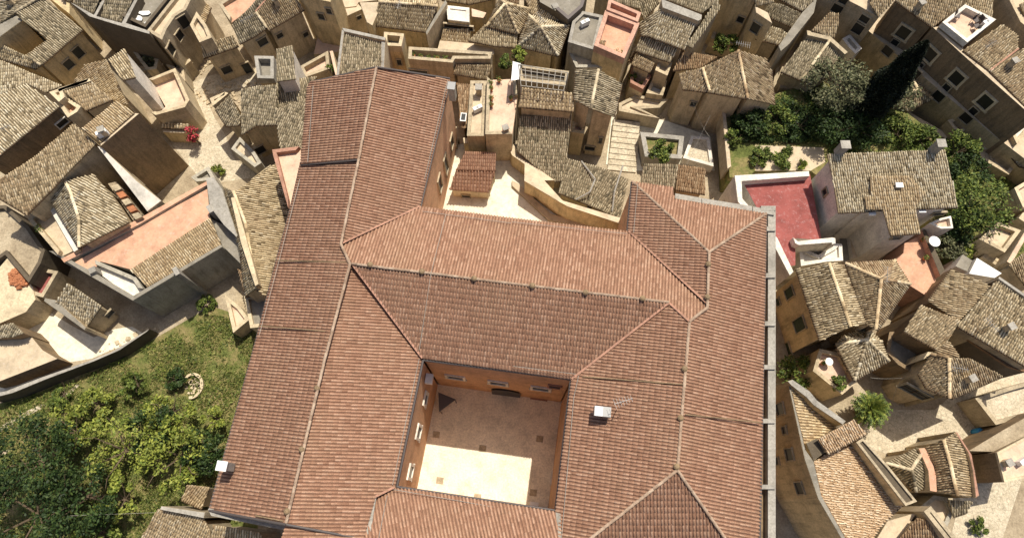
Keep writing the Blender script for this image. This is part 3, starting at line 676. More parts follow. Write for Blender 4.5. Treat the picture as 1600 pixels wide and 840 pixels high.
# ---- top left back rows
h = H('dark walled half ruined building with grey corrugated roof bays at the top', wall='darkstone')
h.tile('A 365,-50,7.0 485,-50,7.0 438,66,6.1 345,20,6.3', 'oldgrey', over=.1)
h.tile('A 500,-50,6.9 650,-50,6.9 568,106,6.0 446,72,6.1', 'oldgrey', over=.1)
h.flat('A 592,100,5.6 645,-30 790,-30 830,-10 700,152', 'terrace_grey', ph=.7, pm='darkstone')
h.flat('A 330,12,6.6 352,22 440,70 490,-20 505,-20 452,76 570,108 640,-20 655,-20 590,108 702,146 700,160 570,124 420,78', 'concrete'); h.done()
h = H('tall rubble stone house with an arched dark opening near the top left', wall='stone')
h.flat('A 700,158,5.8 832,-10 860,-40 930,-40 880,60 830,90 790,150 770,200', 'terrace_tan', ph=.4)
h.win('A 858,103,.9,1.4 800,230,.8,1.2 840,165,.8,1.0', 'stone'); h.done()
h = H('tiny pale roofed house among rubble behind the street, top left', wall='beige')
h.tile('A 885,20,4.4 930,-20,4.4 988,35,3.9 960,108,3.9 915,88,4.0', 'pale'); h.done()
h = H('overgrown ruin with no roof and broken rafters', wall='stone')
h.flat('A 640,262,1.8 690,245 760,300 750,345 705,350', 'soil', ph=.7, pm='stone')
h.flat('A 790,320,1.5 880,260 905,300 870,330 880,395 830,345', 'terrace_pale', ph=.5, pm='beige'); h.done()
h = H('house with a lean-to roof and two dark windows facing the shaded street', wall='beige')
h.tile('A 945,212,4.8 1092,165,4.8 1118,216,4.2 953,272,4.2', 'old')
h.flat('A 930,70,5.6 975,130 1000,190 945,212 900,130', 'terrace_tan', ph=.4)
h.win('A 1062,325,.9,1.0 1158,318,.7,1.5'); h.done()
h = H('large house with a broad grey brown roof and pink strip terrace, top left', wall='beige')
h.tile('A 1088,118,6.2 B -40,45,6.8 45,-50,7.2 100,-60,7.2 0,60,6.4 50,130,5.5 0,166,5.4 A 1122,206,5.4', 'oldgrey')
h.tile('B 100,-60,7.2 172,-30,6.6 226,45,5.5 60,142,5.5 50,130,5.6 0,60,6.4', 'old')
h.flat('A 1032,32,5.6 1150,-40,5.6 1240,-40,5.6 1200,20 1085,108', 'terrace_pink', ph=.4, edges=[0, 4], pm='stone')
h.win('B 30,195,.9,.9 110,165,.6,.6 232,160,.5,.6'); h.auto(); h.done()
h = H('pale walled house with small square windows cut by the top edge', wall='yellow')
h.flat('B 172,-60,7.0 385,-60 352,20 228,-4', 'terrace_tan', ph=.3); h.win('B 307,75,.6,.8 343,50,.5,.7'); h.done()
h = H('small plain box house with one window beside the pink alley', wall='beige')
h.flat('B 380,70,3.4 425,76 500,42 470,10 385,20', 'terrace_tan'); h.win('B 482,80,.45,.5'); h.done()
h = H('dark yard wall house between two yellow houses at the top', wall='stone')
h.flat('B 385,-60,3.5 560,-60 580,0 480,12 470,30 385,40', 'terrace_tan'); h.done()
h = H('ochre house with a long mottled roof and plain yellow front, top centre', wall='yellow')
h.tile('B 575,10,6.9 852,32,6.9 798,150,5.7 546,118,5.7', 'old')
h.tile('B 600,-60,6.0 860,-60,6.0 852,30,6.9 580,8,6.9', 'old')
h.flat('B 486,12,6.4 575,10 580,40 545,120 520,105', 'terrace_tan'); h.auto(); h.done()
h = H('tall thin wall slab slanting between the ochre house and the white terrace', wall='beige')
h.flat('B 842,70,6.6 888,0,6.6 896,14 800,165,6.6 796,150', 'terrace_grey'); h.done()
h = H('house with a bright white roof terrace over a dark window band', wall='yellow')
h.flat('B 893,30,5.8 1000,42 1000,108 900,96', 'terrace_white', ph=.12, pm='white')
h.tile('B 876,138,4.9 1000,135,5.1 1000,206,4.4 866,192,4.4', 'pale', over=.12)
h.flat('B 1010,40,4.9 1080,60 1065,85 1012,78', 'terrace_pale'); h.win('B 950,125,2.6,.5', 'stone'); h.done()
h = H('grey tiled house with stepped left coping directly above the north wing ridge', wall='beige')
h.tile('B 412,140,7.6 604,182,7.6 588,322,6.9 386,352,6.9', 'oldgrey', over=.1)
h.flat('B 402,130,7.85 608,176,7.85 604,190 414,148', 'concrete'); h.flat('B 402,140,7.8 414,142 388,356,7.1 376,352', 'concrete')
h.flat('B 588,185,7.7 606,190 600,325,7.0 586,325', 'concrete'); h.done()
h = H('square yellow stair tower with an open dark top beside the grey tiled house', wall='yellow')
h.flat('B 608,178,5.9 700,186 688,244 606,240', 'terrace_grey', ph=.8, pm='beige'); h.win('B 672,290,.4,.8'); h.done()
h = H('ruined pink plastered yard between the alley and the grey tiled house', wall='stone')
h.flat('B 215,330,2.2 345,258 352,340 240,380', 'terrace_pale', ph=.6, pm='stone')
h.flat('B 290,165,1.0 400,140 400,240 330,250 270,255', 'terrace_pale'); h.flat('B 345,240,3.0 360,238 385,350 372,352', 'terrace_pale'); h.done()
h = H('terrace house with a stone balustrade full of potted plants above the north wing', wall='beige')
h.flat('B 722,245,5.4 1108,270 1100,300 935,300 925,318 720,300', 'terrace_tan', ph=.75, pm='stone')
h.tile('B 938,302,5.6 1108,306,5.6 1084,372,5.0 925,345,5.0', 'old'); h.win('B 765,345,1.6,1.2'); h.done()
h = H('small ochre house behind the balustrade terrace', wall='yellow')
h.flat('B 862,190,4.6 1110,212 1118,252 1100,262 848,242', 'terrace_tan'); h.done()
h = H('narrow strip roof with a small skylight right of the north red wing', wall='beige')
h.tile('B 940,392,5.0 1004,398,5.0 985,600,4.6 962,600,4.6', 'oldwarm', dirn=-90)
def skyl(e):
    c = at(*parse('B 972,550,5.1')[0][:3]); o = MB().box((c[0], c[1], c[2]), .5, .8, .12, -.1).build('skylight', 'whitepaint', e); MB().box((c[0], c[1], c[2] + .06), .36, .62, .03, -.1).build('pane', 'glass', o)
h.extra(skyl); h.done()
h = H('flat grey stained roof with a lone chimney between the strip roof and the tan terrace', wall='stone')
h.flat('B 1006,385,5.2 1082,385 1072,642 990,642', 'terrace_tan', ph=.2, pm='stone')
def ch1(e):
    c = at(*parse('B 1046,440,5.2')[0][:3]); o = MB().box((c[0], c[1], c[2] + .5), .45, .45, 1.0).build('chimney', 'stone', e); MB().box((c[0], c[1], c[2] + 1.03), .6, .6, .08).build('chimney_cap', 'concrete', o)
h.extra(ch1); h.done()
h = H('speckled tan paved roof terrace edged with potted plants, right of the north wing', wall='beige')
h.flat('B 1085,375,5.8 1215,370 C 25,460,5.8 0,640 B 1076,642', 'terrace_pale', ph=.45, pm='stone', edges=[1, 3, 4]); h.done()
h = H('small house with a red brown ribbed double roof in the bright light yard', wall='cream')
h.tile('B 982,710,4.3 1126,716,4.3 1122,800,3.9 938,795,3.9', 'red', over=.1)
h.tile('B 938,795,3.8 1122,800,3.8 F 1092,62,3.2 908,48,3.2', 'red', over=.15, cs=.26)
h.win('F 985,80,.7,.8'); h.done()
# ---- terraced retaining wall round the light yard
h = H('curving stone retaining wall and walkway above the bright white yard', wall='yellow', name='retaining_wall', cat='wall', group=None)
h.flat('B 970,645,2.9 1190,650 1200,668 C 60,745 200,845,4.2 G 60,8 200,68 240,100 500,178 545,182 542,240 508,208 262,128 218,104 115,32 60,-8 C 110,805 0,728 B 1180,682 975,672', 'terrace_tan')
h.done()
h = H('narrow dark stone walkway step along the foot of the retaining wall', wall='stone', name='retaining_wall', cat='wall', group=None)
h.flat('G 0,5,1.9 30,20 180,160 340,205 540,240 540,255 330,222 170,190 0,30', 'terrace_tan'); h.done()
# ---- top centre
h = H('hip roofed house with four faces meeting in a point, top centre', wall='yellow')
for s_ in ('C 75,68,5.8 268,122,5.8 135,128,7.1', 'C 268,122,5.8 216,262,5.8 135,128,7.1', 'C 216,262,5.8 28,218,5.8 135,128,7.1', 'C 28,218,5.8 75,68,5.8 135,128,7.1'): h.tile(s_, 'old')
h.auto(); h.done()
h = H('neighbouring hip roof with dark gutters left of the four faced roof', wall='yellow')
for s_ in ('B 1082,122,6.0 1142,-2,6.0 1168,18,7.2', 'B 1142,-2,6.0 C 85,45,6.0 B 1168,18,7.2', 'C 85,45,6.0 C 30,160,5.9 B 1168,18,7.2', 'C 30,160,5.9 B 1082,122,6.0 1168,18,7.2'): h.tile(s_, 'old')
h.auto(); h.done()
h = H('low front roof below the two hip roofs, sloping toward the pergola', wall='beige')
h.tile('B 995,190,5.5 1072,118,5.8 C 28,165,5.8 20,222,5.2 B 1115,215,5.2', 'old'); h.done()
h = H('grey tarred flat roof at the top edge with curved dark rim', wall='darkstone')
h.flat('C 120,-60,6.6 360,-60 330,42 262,102 205,52 130,10', 'terrace_grey', ph=.3, pm='gutter', edges=[1, 2, 3])
h.tile('C 40,-60,6.0 120,-60,6.4 205,52,6.0 255,108,5.6 90,66,5.6', 'pale'); h.done()
h = H('house with a smooth blue grey flat roof just left of the salmon terrace house', wall='grey')
h.flat('C 283,108,6.0 330,62 425,82 385,242 262,205', 'terrace_grey', ph=.25, pm='concrete'); h.done()
h = H('pink walled house with a salmon roof terrace ringed by thick parapets', wall='yellow')
h.flat('C 432,78,6.4 590,138 520,300 380,240', 'terrace_pink', ph=.8, pm='pink', pw=.35)
h.flat('C 450,15,6.8 600,80 585,122 440,65', 'terrace_pink', ph=.55, pm='pink')
h.tile('C 412,188,6.7 442,190,6.7 420,248,6.2 382,240,6.2', 'pale', over=.02); h.done()
h = H('low grey shed row below the pink terrace, above the pergola right end', wall='grey')
h.flat('C 262,245,4.6 320,240 500,300 490,325 410,322 300,322', 'terrace_tan', ph=.2); h.done()
h = H('dim tiled house between the pink terrace and the tall gable wall, top', wall='beige')
h.tile('C 706,32,7.2 872,96,7.2 805,232,6.3 648,172,6.3', 'old')
h.tile('C 598,110,6.2 706,32,7.2 648,172,6.3 606,166,5.9', 'old')
h.flat('C 700,-5,7.6 890,70,7.6 888,90 872,98 706,36', 'concrete')
h.done()
h = H('second mottled roof stepping down below the dim tiled house', wall='cream')
h.tile('C 606,164,5.8 776,232,5.8 742,292,5.2 580,238,5.2', 'old', over=.1); h.done()
h = H('small bright cream roof over a pink yard with flower pots', wall='cream')
h.tile('C 578,250,4.9 668,298,4.9 648,340,4.4 560,302,4.4', 'pale')
h.flat('C 556,330,2.6 648,372 608,435 550,405', 'terrace_pink', ph=.6, pm='rosy'); h.done()
h = H('beige stair box and white floored yard wedged behind the cream roof', wall='beige')
h.flat('C 690,280,4.2 748,302 724,365 668,340', 'terrace_tan', ph=.35, pm='beige'); h.flat('C 660,368,2.2 722,392 702,462 625,450', 'terrace_white', ph=.5, pm='beige'); h.done()
h = H('patchwork pink and brown roof strip at the foot of the tall slanting wall', wall='stone')
h.tile('C 800,240,5.3 860,250,5.3 845,320,4.9 755,330,4.9', 'oldwarm'); h.tile('C 862,250,5.0 960,268,5.0 880,320,4.6 848,322,4.6', 'oldwarm'); h.done()
h = H('high house at the top edge with brown roof right of the dim tiled house', wall='stone')
h.tile('C 715,-60,7.5 980,-60,7.5 965,5,7.5 892,62,6.9 705,-10,6.9', 'oldgrey'); h.done()
h = H('long tall slanting wall of a narrow roofed house beside the white court', wall='stone')
h.tile('C 940,30,7.4 965,0,7.4 975,40,7.3 845,225,6.6 818,212,6.6', 'oldgrey', over=.05); h.done()
h = H('yellow fronted house with small windows above the white court, top', wall='yellow')
h.flat('C 975,-60,7.2 1145,-60 1140,5 1100,-10 1060,-10', 'terrace_tan'); h.tile('C 1140,-60,8.0 D 0,-60,8.0 30,10,7.6 C 1140,30,7.2', 'old')
h.flat('C 1140,30,7.2 D 0,60 20,110 C 1145,60', 'terrace_tan')
h.win('C 1072,90,.6,.8 1142,130,.8,1.2'); h.done()
h = H('walled white floored court with one leafy bush, upper right of centre', wall='cream', cat='court', name='walled_court')
h.flat('C 955,125,1.6 1062,178 1155,215 1135,252 925,195', 'terrace_white', ph=.5, pm='beige'); h.done()
h = H('wide pale brown gabled house with a pinkish front above the shaded alley', wall='beige')
h.tile('C 782,345,6.2 892,318,6.8 922,432,6.0 800,418,5.6', 'pale')
h.tile('C 892,318,7.0 1060,236,7.6 1102,462,6.6 922,432,6.0', 'old')
h.tile('C 1060,236,7.6 1190,276,6.6 1215,330,6.3 D 30,490,5.6 C 1102,462,6.6', 'old')
h.auto(); h.win('C 850,485,.5,.7'); h.done()
h = H('stone parapet along the left edge of the raised garden', base=2, wall='stone', name='garden_wall', cat='wall', group=None)
h.flat('C 985,525,3.5 1002,525 1028,780 1010,790', 'terrace_tan'); h.done()
h = H('grey brown gable roof with a kinked ridge right of the pergola', wall='beige')
h.tile('C 300,328,7.2 405,328,7.9 370,510,7.9 292,468,7.2', 'oldgrey'); h.tile('C 405,328,7.9 514,392,7.2 478,546,7.2 370,510,7.9', 'oldgrey')
h.auto(); h.win('C 365,692,.9,.7 415,655,.3,1.0'); h.done()
h = H('small balcony house with a pink landing in the gap left of the kinked gable', wall='yellow')
h.flat('C 282,582,3.4 345,590 335,640 275,632', 'terrace_pink', ph=.5); h.done()
h = H('warm ribbed roof just below the wooden pergola', wall='beige')
h.tile('C 48,412,7.2 282,436,7.2 290,522,6.6 30,500,6.6', 'pale', cs=.27); h.done()
h = H('large long grey tiled roof below the pergola, running to the retaining wall', wall='stone')
h.tile('C 35,545,5.2 282,540,5.2 262,700,4.1 238,845,3.5 G 190,12,3.4 C 22,704,4.0', 'oldgrey'); h.done()
h = H('sloping roofs ribbed by two pipes above the retaining wall', wall='stone')
h.tile('C 256,742,4.0 420,785,4.0 G 365,122,3.3 218,62,3.3', 'oldgrey'); h.tile('C 420,785,3.9 G 548,0,3.9 532,60 508,182,3.3 365,122,3.3', 'oldgrey')
def pipes(e):
    for s_ in ('C 325,755,4.1 G 390,0 365,60 300,95,3.55', 'C 520,775,4.1 G 480,60 470,150,3.5'):
        P = pts(s_)
        for a, b in zip(P, P[1:]): MB().tube(a, b, .07, n=6).build('pipe', 'concrete', e)
h.extra(pipes); h.done()
h = H('low roof of two browns with a pipe, upper edge of the north east red block', wall='stone')
h.tile('C 618,768,5.8 778,772,5.8 G 762,40,5.3 600,20,5.3', 'oldgrey'); h.tile('C 780,772,5.8 905,790,5.8 G 905,70,5.3 768,48,5.3', 'oldwarm'); h.done()
h = H('planter box of stone slabs holding a bush between the white steps', wall='concrete', name='planter', cat='planter', group=None)
h.flat('C 598,628,1.6 802,648 790,752 620,742', 'soil', ph=.35, pm='concrete', pw=.4); h.done()
h = H('white washed landing at the end of the stepped street', wall='white', name='landing', cat='landing', group=None)
h.flat('C 838,642,1.0 922,650 942,785 800,745', 'paving', ph=.2); h.done()
h = H('heap of broken grey wall copings above the white stepped street', wall='stone', name='ruined_wall', cat='wall', group=None)
h.flat('C 500,490,1.7 580,450 690,470 730,470 690,510 600,515 690,560 500,525', 'terrace_tan', ph=.2); h.done()
# ---- top right
G2 = 'buildings of the long window fronted row at the upper right'
h = H('long two storey front with rows of framed windows, upper right', base=-0.5, wall='brown')
h.tile('D 625,-60,9.2 930,-60,9.2 900,30,8.8 772,128,8.2 600,5,8.2', 'old')
h.flat('D 800,125,8.3 905,42 1048,112 915,218', 'terrace_pale', ph=.55, pm='white')
h.tile('D 915,236,8.2 1100,115,8.9 1168,165,8.9 1172,230,8.7 1040,332,8.2', 'old')
h.tile('D 1042,334,8.2 1172,240,8.8 1260,200,9.0 1260,545,8.2 1200,490,8.1', 'old')
h.flat('D 772,128,8.1 800,125 915,218 915,236 1040,332 1200,490 1260,545 1255,560 900,246', 'terrace_tan')
h.flat('p 1318,16,4.3 1340,0 1577,196 1650,256 1640,278 1555,213', 'terrace_tan', wmat='yellow')
h.win('D 636,152,1.0,1.3 760,255,1.0,1.3 885,366,1.0,1.3 1020,476,1.0,1.3', 'cream', fw=.2)
h.win('D 595,200,.6,.8 562,238,.9,1.0 712,305,.6,.8 690,343,.9,1.1 838,410,.6,.8 800,450,.9,1.1 965,520,.6,.8 930,552,.9,1.0', 'stone')
h.auto(); h.done()
h = H('upper left end of the window fronted row with a small corner roof', wall='beige')
h.tile('D 480,20,7.6 500,-60,8.2 592,-60,8.2 590,0,7.8 520,82,7.5', 'old'); h.flat('D 250,-60,7.2 480,-60 478,20 520,82 430,30', 'terrace_tan')
h.win('D 450,92,.8,1.0 425,130,.9,1.4 325,40,.9,1.0 355,0,.7,.8', 'beige'); h.done()
h = H('house at the far top right corner with dark arched openings', wall='stone')
h.tile('D 930,-60,6.5 1060,-60,6.5 1050,90,6 920,30,6', 'old'); h.flat('D 1075,-60,6.2 1260,-60 1260,200 1165,120', 'terrace_tan', ph=.5, pm='beige')
h.done()
h = H('wide roofs in the right top corner behind the terrace', wall='stone')
h.tile('D 1180,20,6.6 1260,-20,6.8 1260,120,6.2 1210,90,6.2', 'old'); h.done()
h = H('small hip roofed outhouse partly hidden behind the dark cypress', wall='beige')
h.tile('D 590,470,3.6 664,378,3.6 700,420,4.3', 'old'); h.tile('D 664,378,3.6 740,392,3.6 768,465,3.3 700,420,4.3', 'old'); h.tile('D 590,470,3.6 700,420,4.3 768,465,3.3 650,520,3.3', 'old')
h.auto(); h.done()
h = H('brown ribbed roof left of the olive grey tree', wall='stone')
h.tile('D 185,165,5.3 290,185,5.6 345,250,5.2 300,345,5.0 212,402,4.5 60,335,4.6', 'oldgrey')
h.flat('D 182,142,5.8 290,168 375,245 360,255 285,188 185,165', 'stone'); h.ridge('D 290,190,5.7 160,370,4.9', 'oldgrey'); h.done()
h = H('small roof with ragged dark edge above the brown ribbed roof', wall='stone')
h.tile('D 205,142,5.9 288,60,6.3 332,66,6.3 330,112,6.1 312,178,5.7', 'old'); h.done()
h = H('striped tiled roofs in the gap left of the pale lane, top right', wall='stone')
h.tile('D -10,-60,6.8 225,-60,6.8 218,0,6.6 160,52,6.2 -10,-40,6.2', 'oldgrey'); h.tile('D -30,10,6.0 60,20,6.2 152,62,6.2 120,130,5.5 -20,70,5.5', 'oldgrey', over=.1)
h.tile('D -60,110,5.0 60,135,5.2 90,160,5.2 50,210,4.6 -60,180,4.6', 'old')
h.flat('D 218,0,6.5 235,-30,6.5 215,60 100,205 60,240 50,215 160,60', 'terrace_grey'); h.done()
h = H('ruined low walls and pale rubble yards below the lane', wall='stone')
h.flat('D 20,430,2.4 90,460 200,430 215,440 110,480 30,455', 'terrace_tan'); h.flat('D -10,280,1.6 50,290 30,420 -20,440', 'terrace_pale', ph=.4, pm='stone')
h.flat('D 60,350,2.4 120,370 130,430 50,420', 'terrace_tan', ph=.3); h.done()
h = H('white washed stair block against the window fronted row', wall='white')
h.flat('D 340,195,3.6 375,175 430,240 400,265 370,235', 'terrace_white', ph=.4); h.done()
h = H('stone garden wall climbing behind the cypress to the right', wall='stone', name='garden_wall', cat='wall', group=None)
h.flat('D 640,530,1.6 655,520 830,620 845,640 830,650', 'terrace_tan'); h.done()
h = H('low yard walls and small pink roofs at the right edge under the row', wall='stone')
h.flat('D 830,575,2.4 900,550 935,605 880,640', 'terrace_pale', ph=.4, pm='beige'); h.flat('D 950,640,1.8 1050,600 1100,650 1000,720', 'terrace_tan', ph=.4)
h.tile('D 1040,640,3.4 1100,600,3.6 1180,660,3.4 1130,710,3', 'oldwarm'); h.flat('D 1100,560,4.6 1260,420 1260,560 1160,680', 'terrace_white', ph=.2, pm='beige'); h.done()
h = H('dusty pale roofs cut by the right edge beside the hillside trees', wall='beige')
h.tile('D 1130,720,3.6 1260,640,4.2 1260,790,3.8 1180,780,3.4', 'old'); h.flat('D 960,700,2.2 1090,700 1150,780 1110,830 990,760', 'terrace_tan', ph=.5); h.done()
# ---- right middle
h = H('villa with a wide tile roof and a lighter raised roof tongue, two chimneys', wall='white')
h.tile('D 278,722,8.0 830,703,8.0 H 890,130,7.2 745,136,7.2 690,136,7.2 540,142,7.2 455,150,7.2 330,156,7.2 305,0,7.8', 'oldc', over=.3)
h.tile('H 480,-14,8.0 660,-14,8.0 738,66,7.75 690,132,7.5 716,252,7.2 574,262,7.2 540,142,7.5 462,140,7.55 456,80,7.75 484,76,7.75', 'pale', over=.1)
def villa(e):
    for s_, w in (('D 330,715,8.0', .6), ('D 770,708,8.0', .55)):
        c = at(*parse(s_)[0][:3]); o = MB().box((c[0], c[1], c[2] + .55), w, .55, 1.3).build('chimney', 'concrete', e); MB().box((c[0], c[1], c[2] + 1.24), w + .15, .7, .09).build('chimney_cap', 'concrete', o)
    c = at(*parse('H 615,28,8.1')[0][:3]); MB().box((c[0], c[1], c[2]), .55, .4, .14).build('skylight', 'whitepaint', e)
    for s_ in ('H 490,160,7.0', 'H 725,148,7.0'):
        c = at(*parse(s_)[0][:3]); MB().box((c[0], c[1], c[2] - .1), .55, .25, .2).build('wall_lamp', 'whitepaint', e)
h.extra(villa); h.win('H 270,60,.5,.7 800,158,.9,.5 600,272,.7,.4'); h.done()
h = H('deep red painted roof terrace with white parapets beside the villa', wall='white')
h.flat('p 1160,283,4.6 1266,272 1284,375 1243,372 1243,414 1222,418 1208,372', 'terrace_red')
h.flat('p 1148,274,5.4 1264,267 1265,275 1159,283 1160,310 1215,372 1240,424 1234,430 1205,375 1153,315', 'white', pm='white')
h.flat('H 118,272,5.4 140,290 300,272 316,275 318,300 300,305 300,296 145,308 128,300', 'white'); h.done()
h = H('white walled stairwell and little yard below the villa', wall='white')
h.flat('H 140,320,3.4 230,360 300,320 300,305 340,310 345,385 270,390 150,410', 'terrace_white', ph=.25)
h.flat('H 330,225,1.2 460,225 495,365 345,385', 'terrace_grey'); h.flat('H 385,282,1.8 425,270 452,300 465,362 398,368', 'terrace_tan'); h.done()
h = H('salmon terrace with a white round table beside the villa', wall='pink')
h.flat('H 640,300,3.6 722,258 805,432 752,552 668,500 600,378 635,345', 'terrace_pink')
h.flat('H 722,240,4.3 738,232 830,428 808,452', 'darkstone', pm='darkstone'); h.done()
h = H('white rimmed balcony at the right corner of the villa', wall='white')
h.flat('H 745,214,5.0 800,190 845,180 855,236 800,238', 'terrace_pale', ph=.35, pm='white', pw=.15); h.done()
h = H('house with two parallel tile roofs and a shuttered yellow front, right of the cornice', base=-1, wall='yellow')
h.tile('H 134,422,6.4 285,392,7.5 385,690,7.5 245,757,6.4', 'old'); h.tile('H 285,392,7.5 350,398,7.0 455,676,7.0 385,690,7.5', 'old')
h.auto(); h.win('H 103,532,.8,1.5 150,680,1.0,1.9 50,575,.6,.7 95,795,1.0,1.0', 'stone', 'greenshutter'); h.done()
h = H('many sided hip roof joined to the right of the twin roof house', wall='beige')
h.tile('H 365,395,6.5 595,380,6.5 530,468,7.5', 'old'); h.tile('H 365,395,6.5 530,468,7.5 505,702,6.9 458,678,6.5', 'old')
h.tile('H 595,380,6.5 665,490,6.5 530,468,7.5', 'old'); h.tile('H 530,468,7.5 665,490,6.5 514,708,6.5 505,702,6.9', 'old')
h.auto(); h.win('H 610,600,.4,1.1'); h.done()
h = H('tiny hip roof below the many sided roof, beside the plant filled terrace', wall='beige')
h.tile('H 318,772,4.4 345,742,4.4 465,750,5.3 ', 'old'); h.tile('H 345,742,4.4 460,690,4.4 465,750,5.3', 'old'); h.tile('H 460,690,4.4 530,760,4.4 465,750,5.3', 'old')
h.tile('H 530,760,4.4 L 565,10,4.4 H 465,750,5.3', 'old'); h.tile('L 565,10,4.4 405,102,4.2 H 465,750,5.3', 'old'); h.tile('L 405,102,4.2 H 318,772,4.4 465,750,5.3', 'old')
h.auto(); h.done()
h = H('pale pink terrace crowded with pots and a small round table below the tiny hip roof', wall='beige')
h.flat('L 200,62,3.2 230,-40 330,-20 405,112 335,172', 'terrace_pale', ph=.45, pm='beige'); h.done()
h = H('long house with brown tiles and a scalloped left end, right middle', wall='brown')
h.tile('H 638,712,6.2 716,588,6.6 900,662,6.9 812,810,6.3', 'old'); h.done()
h = H('grey brown roof with ragged ridge behind the scalloped house', wall='brown')
h.tile('H 862,420,6.4 1022,490,7.0 1045,510,7.0 895,664,6.6 752,572,6.0', 'old'); h.done()
h = H('great wide tile roof reaching the right edge', wall='stone')
h.tile('H 1080,466,7.6 1260,590,7.6 1260,900,6.7 1200,870,6.7 886,686,6.7', 'old')
h.flat('H 1085,455,7.8 1260,575 1260,590 1080,466', 'concrete'); h.done()
h = H('narrow dark lean-to with a white pipe under the great wide roof', wall='darkstone')
h.flat('H 850,700,5.2 885,690 1200,876 1200,905 1120,880', 'terrace_grey', ph=.2, pm='wood'); h.done()
h = H('corner house with a folded gable roof and a barred window over the palm', wall='beige')
h.tile('L 706,70,5.9 762,-20,6.6 845,-5,7.2 850,182,6.2 745,140,5.8', 'old'); h.tile('L 845,-5,7.2 950,0,6.9 1100,82,6.2 862,186,6.1 850,182,6.2', 'old')
h.tile('H 735,840,6.2 850,760,6.8 900,830,7.0 L 845,-5,7.1 762,-20,6.6', 'old')
h.auto(); h.win('L 690,152,2.0,1.3', 'stone', 'glass'); h.done()
h = H('low dark passage roofs between the hip roof and the corner house', wall='brown')
h.flat('H 560,720,3.6 640,712 700,760 735,800 700,840 L 650,60 600,30 545,-30', 'terrace_grey', ph=.3, pm='brown'); h.done()
h = H('small grey flat roofed cabin behind the salmon terrace', wall='white')
h.flat('H 880,408,4.4 915,352 958,380 935,432', 'terrace_grey'); h.done()
h = H('bright white canopy roof among the right hand houses', wall='white')
h.flat('H 943,442,4.8 980,368 1096,440 1062,462', 'whitepaint'); h.done()
h = H('house with a dusty orange terrace and low walls near the hillside trees', wall='beige')
h.flat('H 972,290,3.8 1062,212 1165,250 1090,352', 'terrace_tan', ph=.5, pm='beige'); h.flat('H 1120,385,4.5 1215,225 1230,240 1140,398', 'terrace_pale'); h.flat('H 1010,350,2.5 1100,400 1080,425 990,370', 'terrace_grey', ph=.4); h.done()
h = H('tiled roof cut by the right edge below the dusty orange terrace', wall='stone')
h.tile('H 1130,402,5 1150,380,5.3 1260,300,5.3 1260,520,4.7 1200,490,4.7', 'old'); h.done()
h = H('small curved white walled yards at the right edge', wall='beige')
h.flat('H 1140,50,3.6 1260,-20,3.6 1260,130 1180,140', 'terrace_pale', ph=.4, pm='cream'); h.flat('H 1160,190,3.0 1180,165 1260,160 1260,240 1210,225', 'terrace_pale', ph=.4, pm='cream'); h.done()
# ---- bottom right
h = H('long building with a speckled pale orange roof and a windowed left front, bottom right', base=-1.5, wall='yellow')
h.tile('L 100,110,7.4 120,150,7.4 185,180,7.0 325,315,6.6 240,372,6.9 175,425,7.2', 'pale', over=.15, cs=.2, rs=.26)
h.tile('L 215,482,7.2 285,440,7.0 405,402,6.7 640,672,6.3 520,790,6.4 470,880,6.5 370,850,7.0 250,640,7.2', 'apricot', over=.15, cs=.16, rs=.17, jit=.022)
h.flat('L 92,105,7.5 100,110 175,425 215,482 250,640 372,855 355,860 235,655 172,470', 'terrace_grey'); h.flat('L 175,425,6.9 240,372 285,440 215,482', 'darkstone')
h.flat('L 92,105,7.9 115,98 195,152 230,195 365,292 350,308 215,218 180,180 110,125', 'concrete'); h.flat('L 410,392,7.6 440,372 560,505 692,668 640,688', 'darkstone', ph=.15, pm='stone', pw=.15)
h.flat('L 180,395,7.6 228,372 262,440 215,478', 'darkstone')
h.win('L 60,235,.8,1.4 80,335,.5,.7 103,448,.8,1.3 150,605,.8,1.2', 'stone', 'glass'); h.win('L 40,480,.5,1.2', 'stone'); h.done()
h = H('flat brick red topped dormer bridging the speckled orange roof', base=6, wall='beige')
h.tile('L 236,376,8.2 400,286,8.2 462,350,8.0 282,446,8.0', 'apricot', over=.1, cs=.17, rs=.17, jit=.02); h.done()
h = H('grey green low roof with a kinked ridge right of the speckled roof', wall='stone')
h.tile('L 558,490,3.6 702,415,4.2 715,450,4.2 670,520,4.5', 'oldgrey'); h.tile('L 670,520,4.5 715,450,4.2 745,600,3.8 692,622,3.8', 'oldgrey'); h.tile('L 558,490,3.6 670,520,4.5 692,622,3.8 620,560,3.6', 'oldgrey')
h.auto(); h.done()
h = H('barrel curved tile roof with a salmon gutter on its left side', wall='beige')
h.tile('L 735,420,4.4 818,378,5.4 850,480,5.5 885,640,5.0 792,622,4.3 788,500,4.4', 'old'); h.tile('L 818,378,5.4 875,346,4.8 940,440,4.4 962,520 976,652,4.2 885,640,5.0 850,480,5.5', 'old')
h.auto(); h.flat('L 706,420,4.5 735,418 786,500 792,624 760,618 752,525', 'terrace_pink'); h.flat('L 876,342,4.9 888,345 955,450 990,640 975,650 960,520 940,440', 'rosy'); h.done()
h = H('small low sheds with mossy tops under the barrel roof', wall='grey')
h.flat('L 770,640,2.0 835,650 860,720 830,790 700,700', 'terrace_tan', ph=.2); h.tile('L 845,660,3 960,668,3 930,720,2.6 870,740,2.6', 'oldgrey'); h.done()
h = H('house with a cream yellow roof terrace and a dark brown front, bottom right edge', wall='brown')
h.flat('L 1066,440,4.6 1260,335 1260,545 1100,578', 'terrace_pale', ph=.2, pm='cream', pw=.15)
h.flat('L 940,432,3.2 1100,335,4.4 1260,245,4.4 1260,335 1066,436', 'gravel'); h.win('L 1100,352,1.2,.5', 'stone'); h.done()
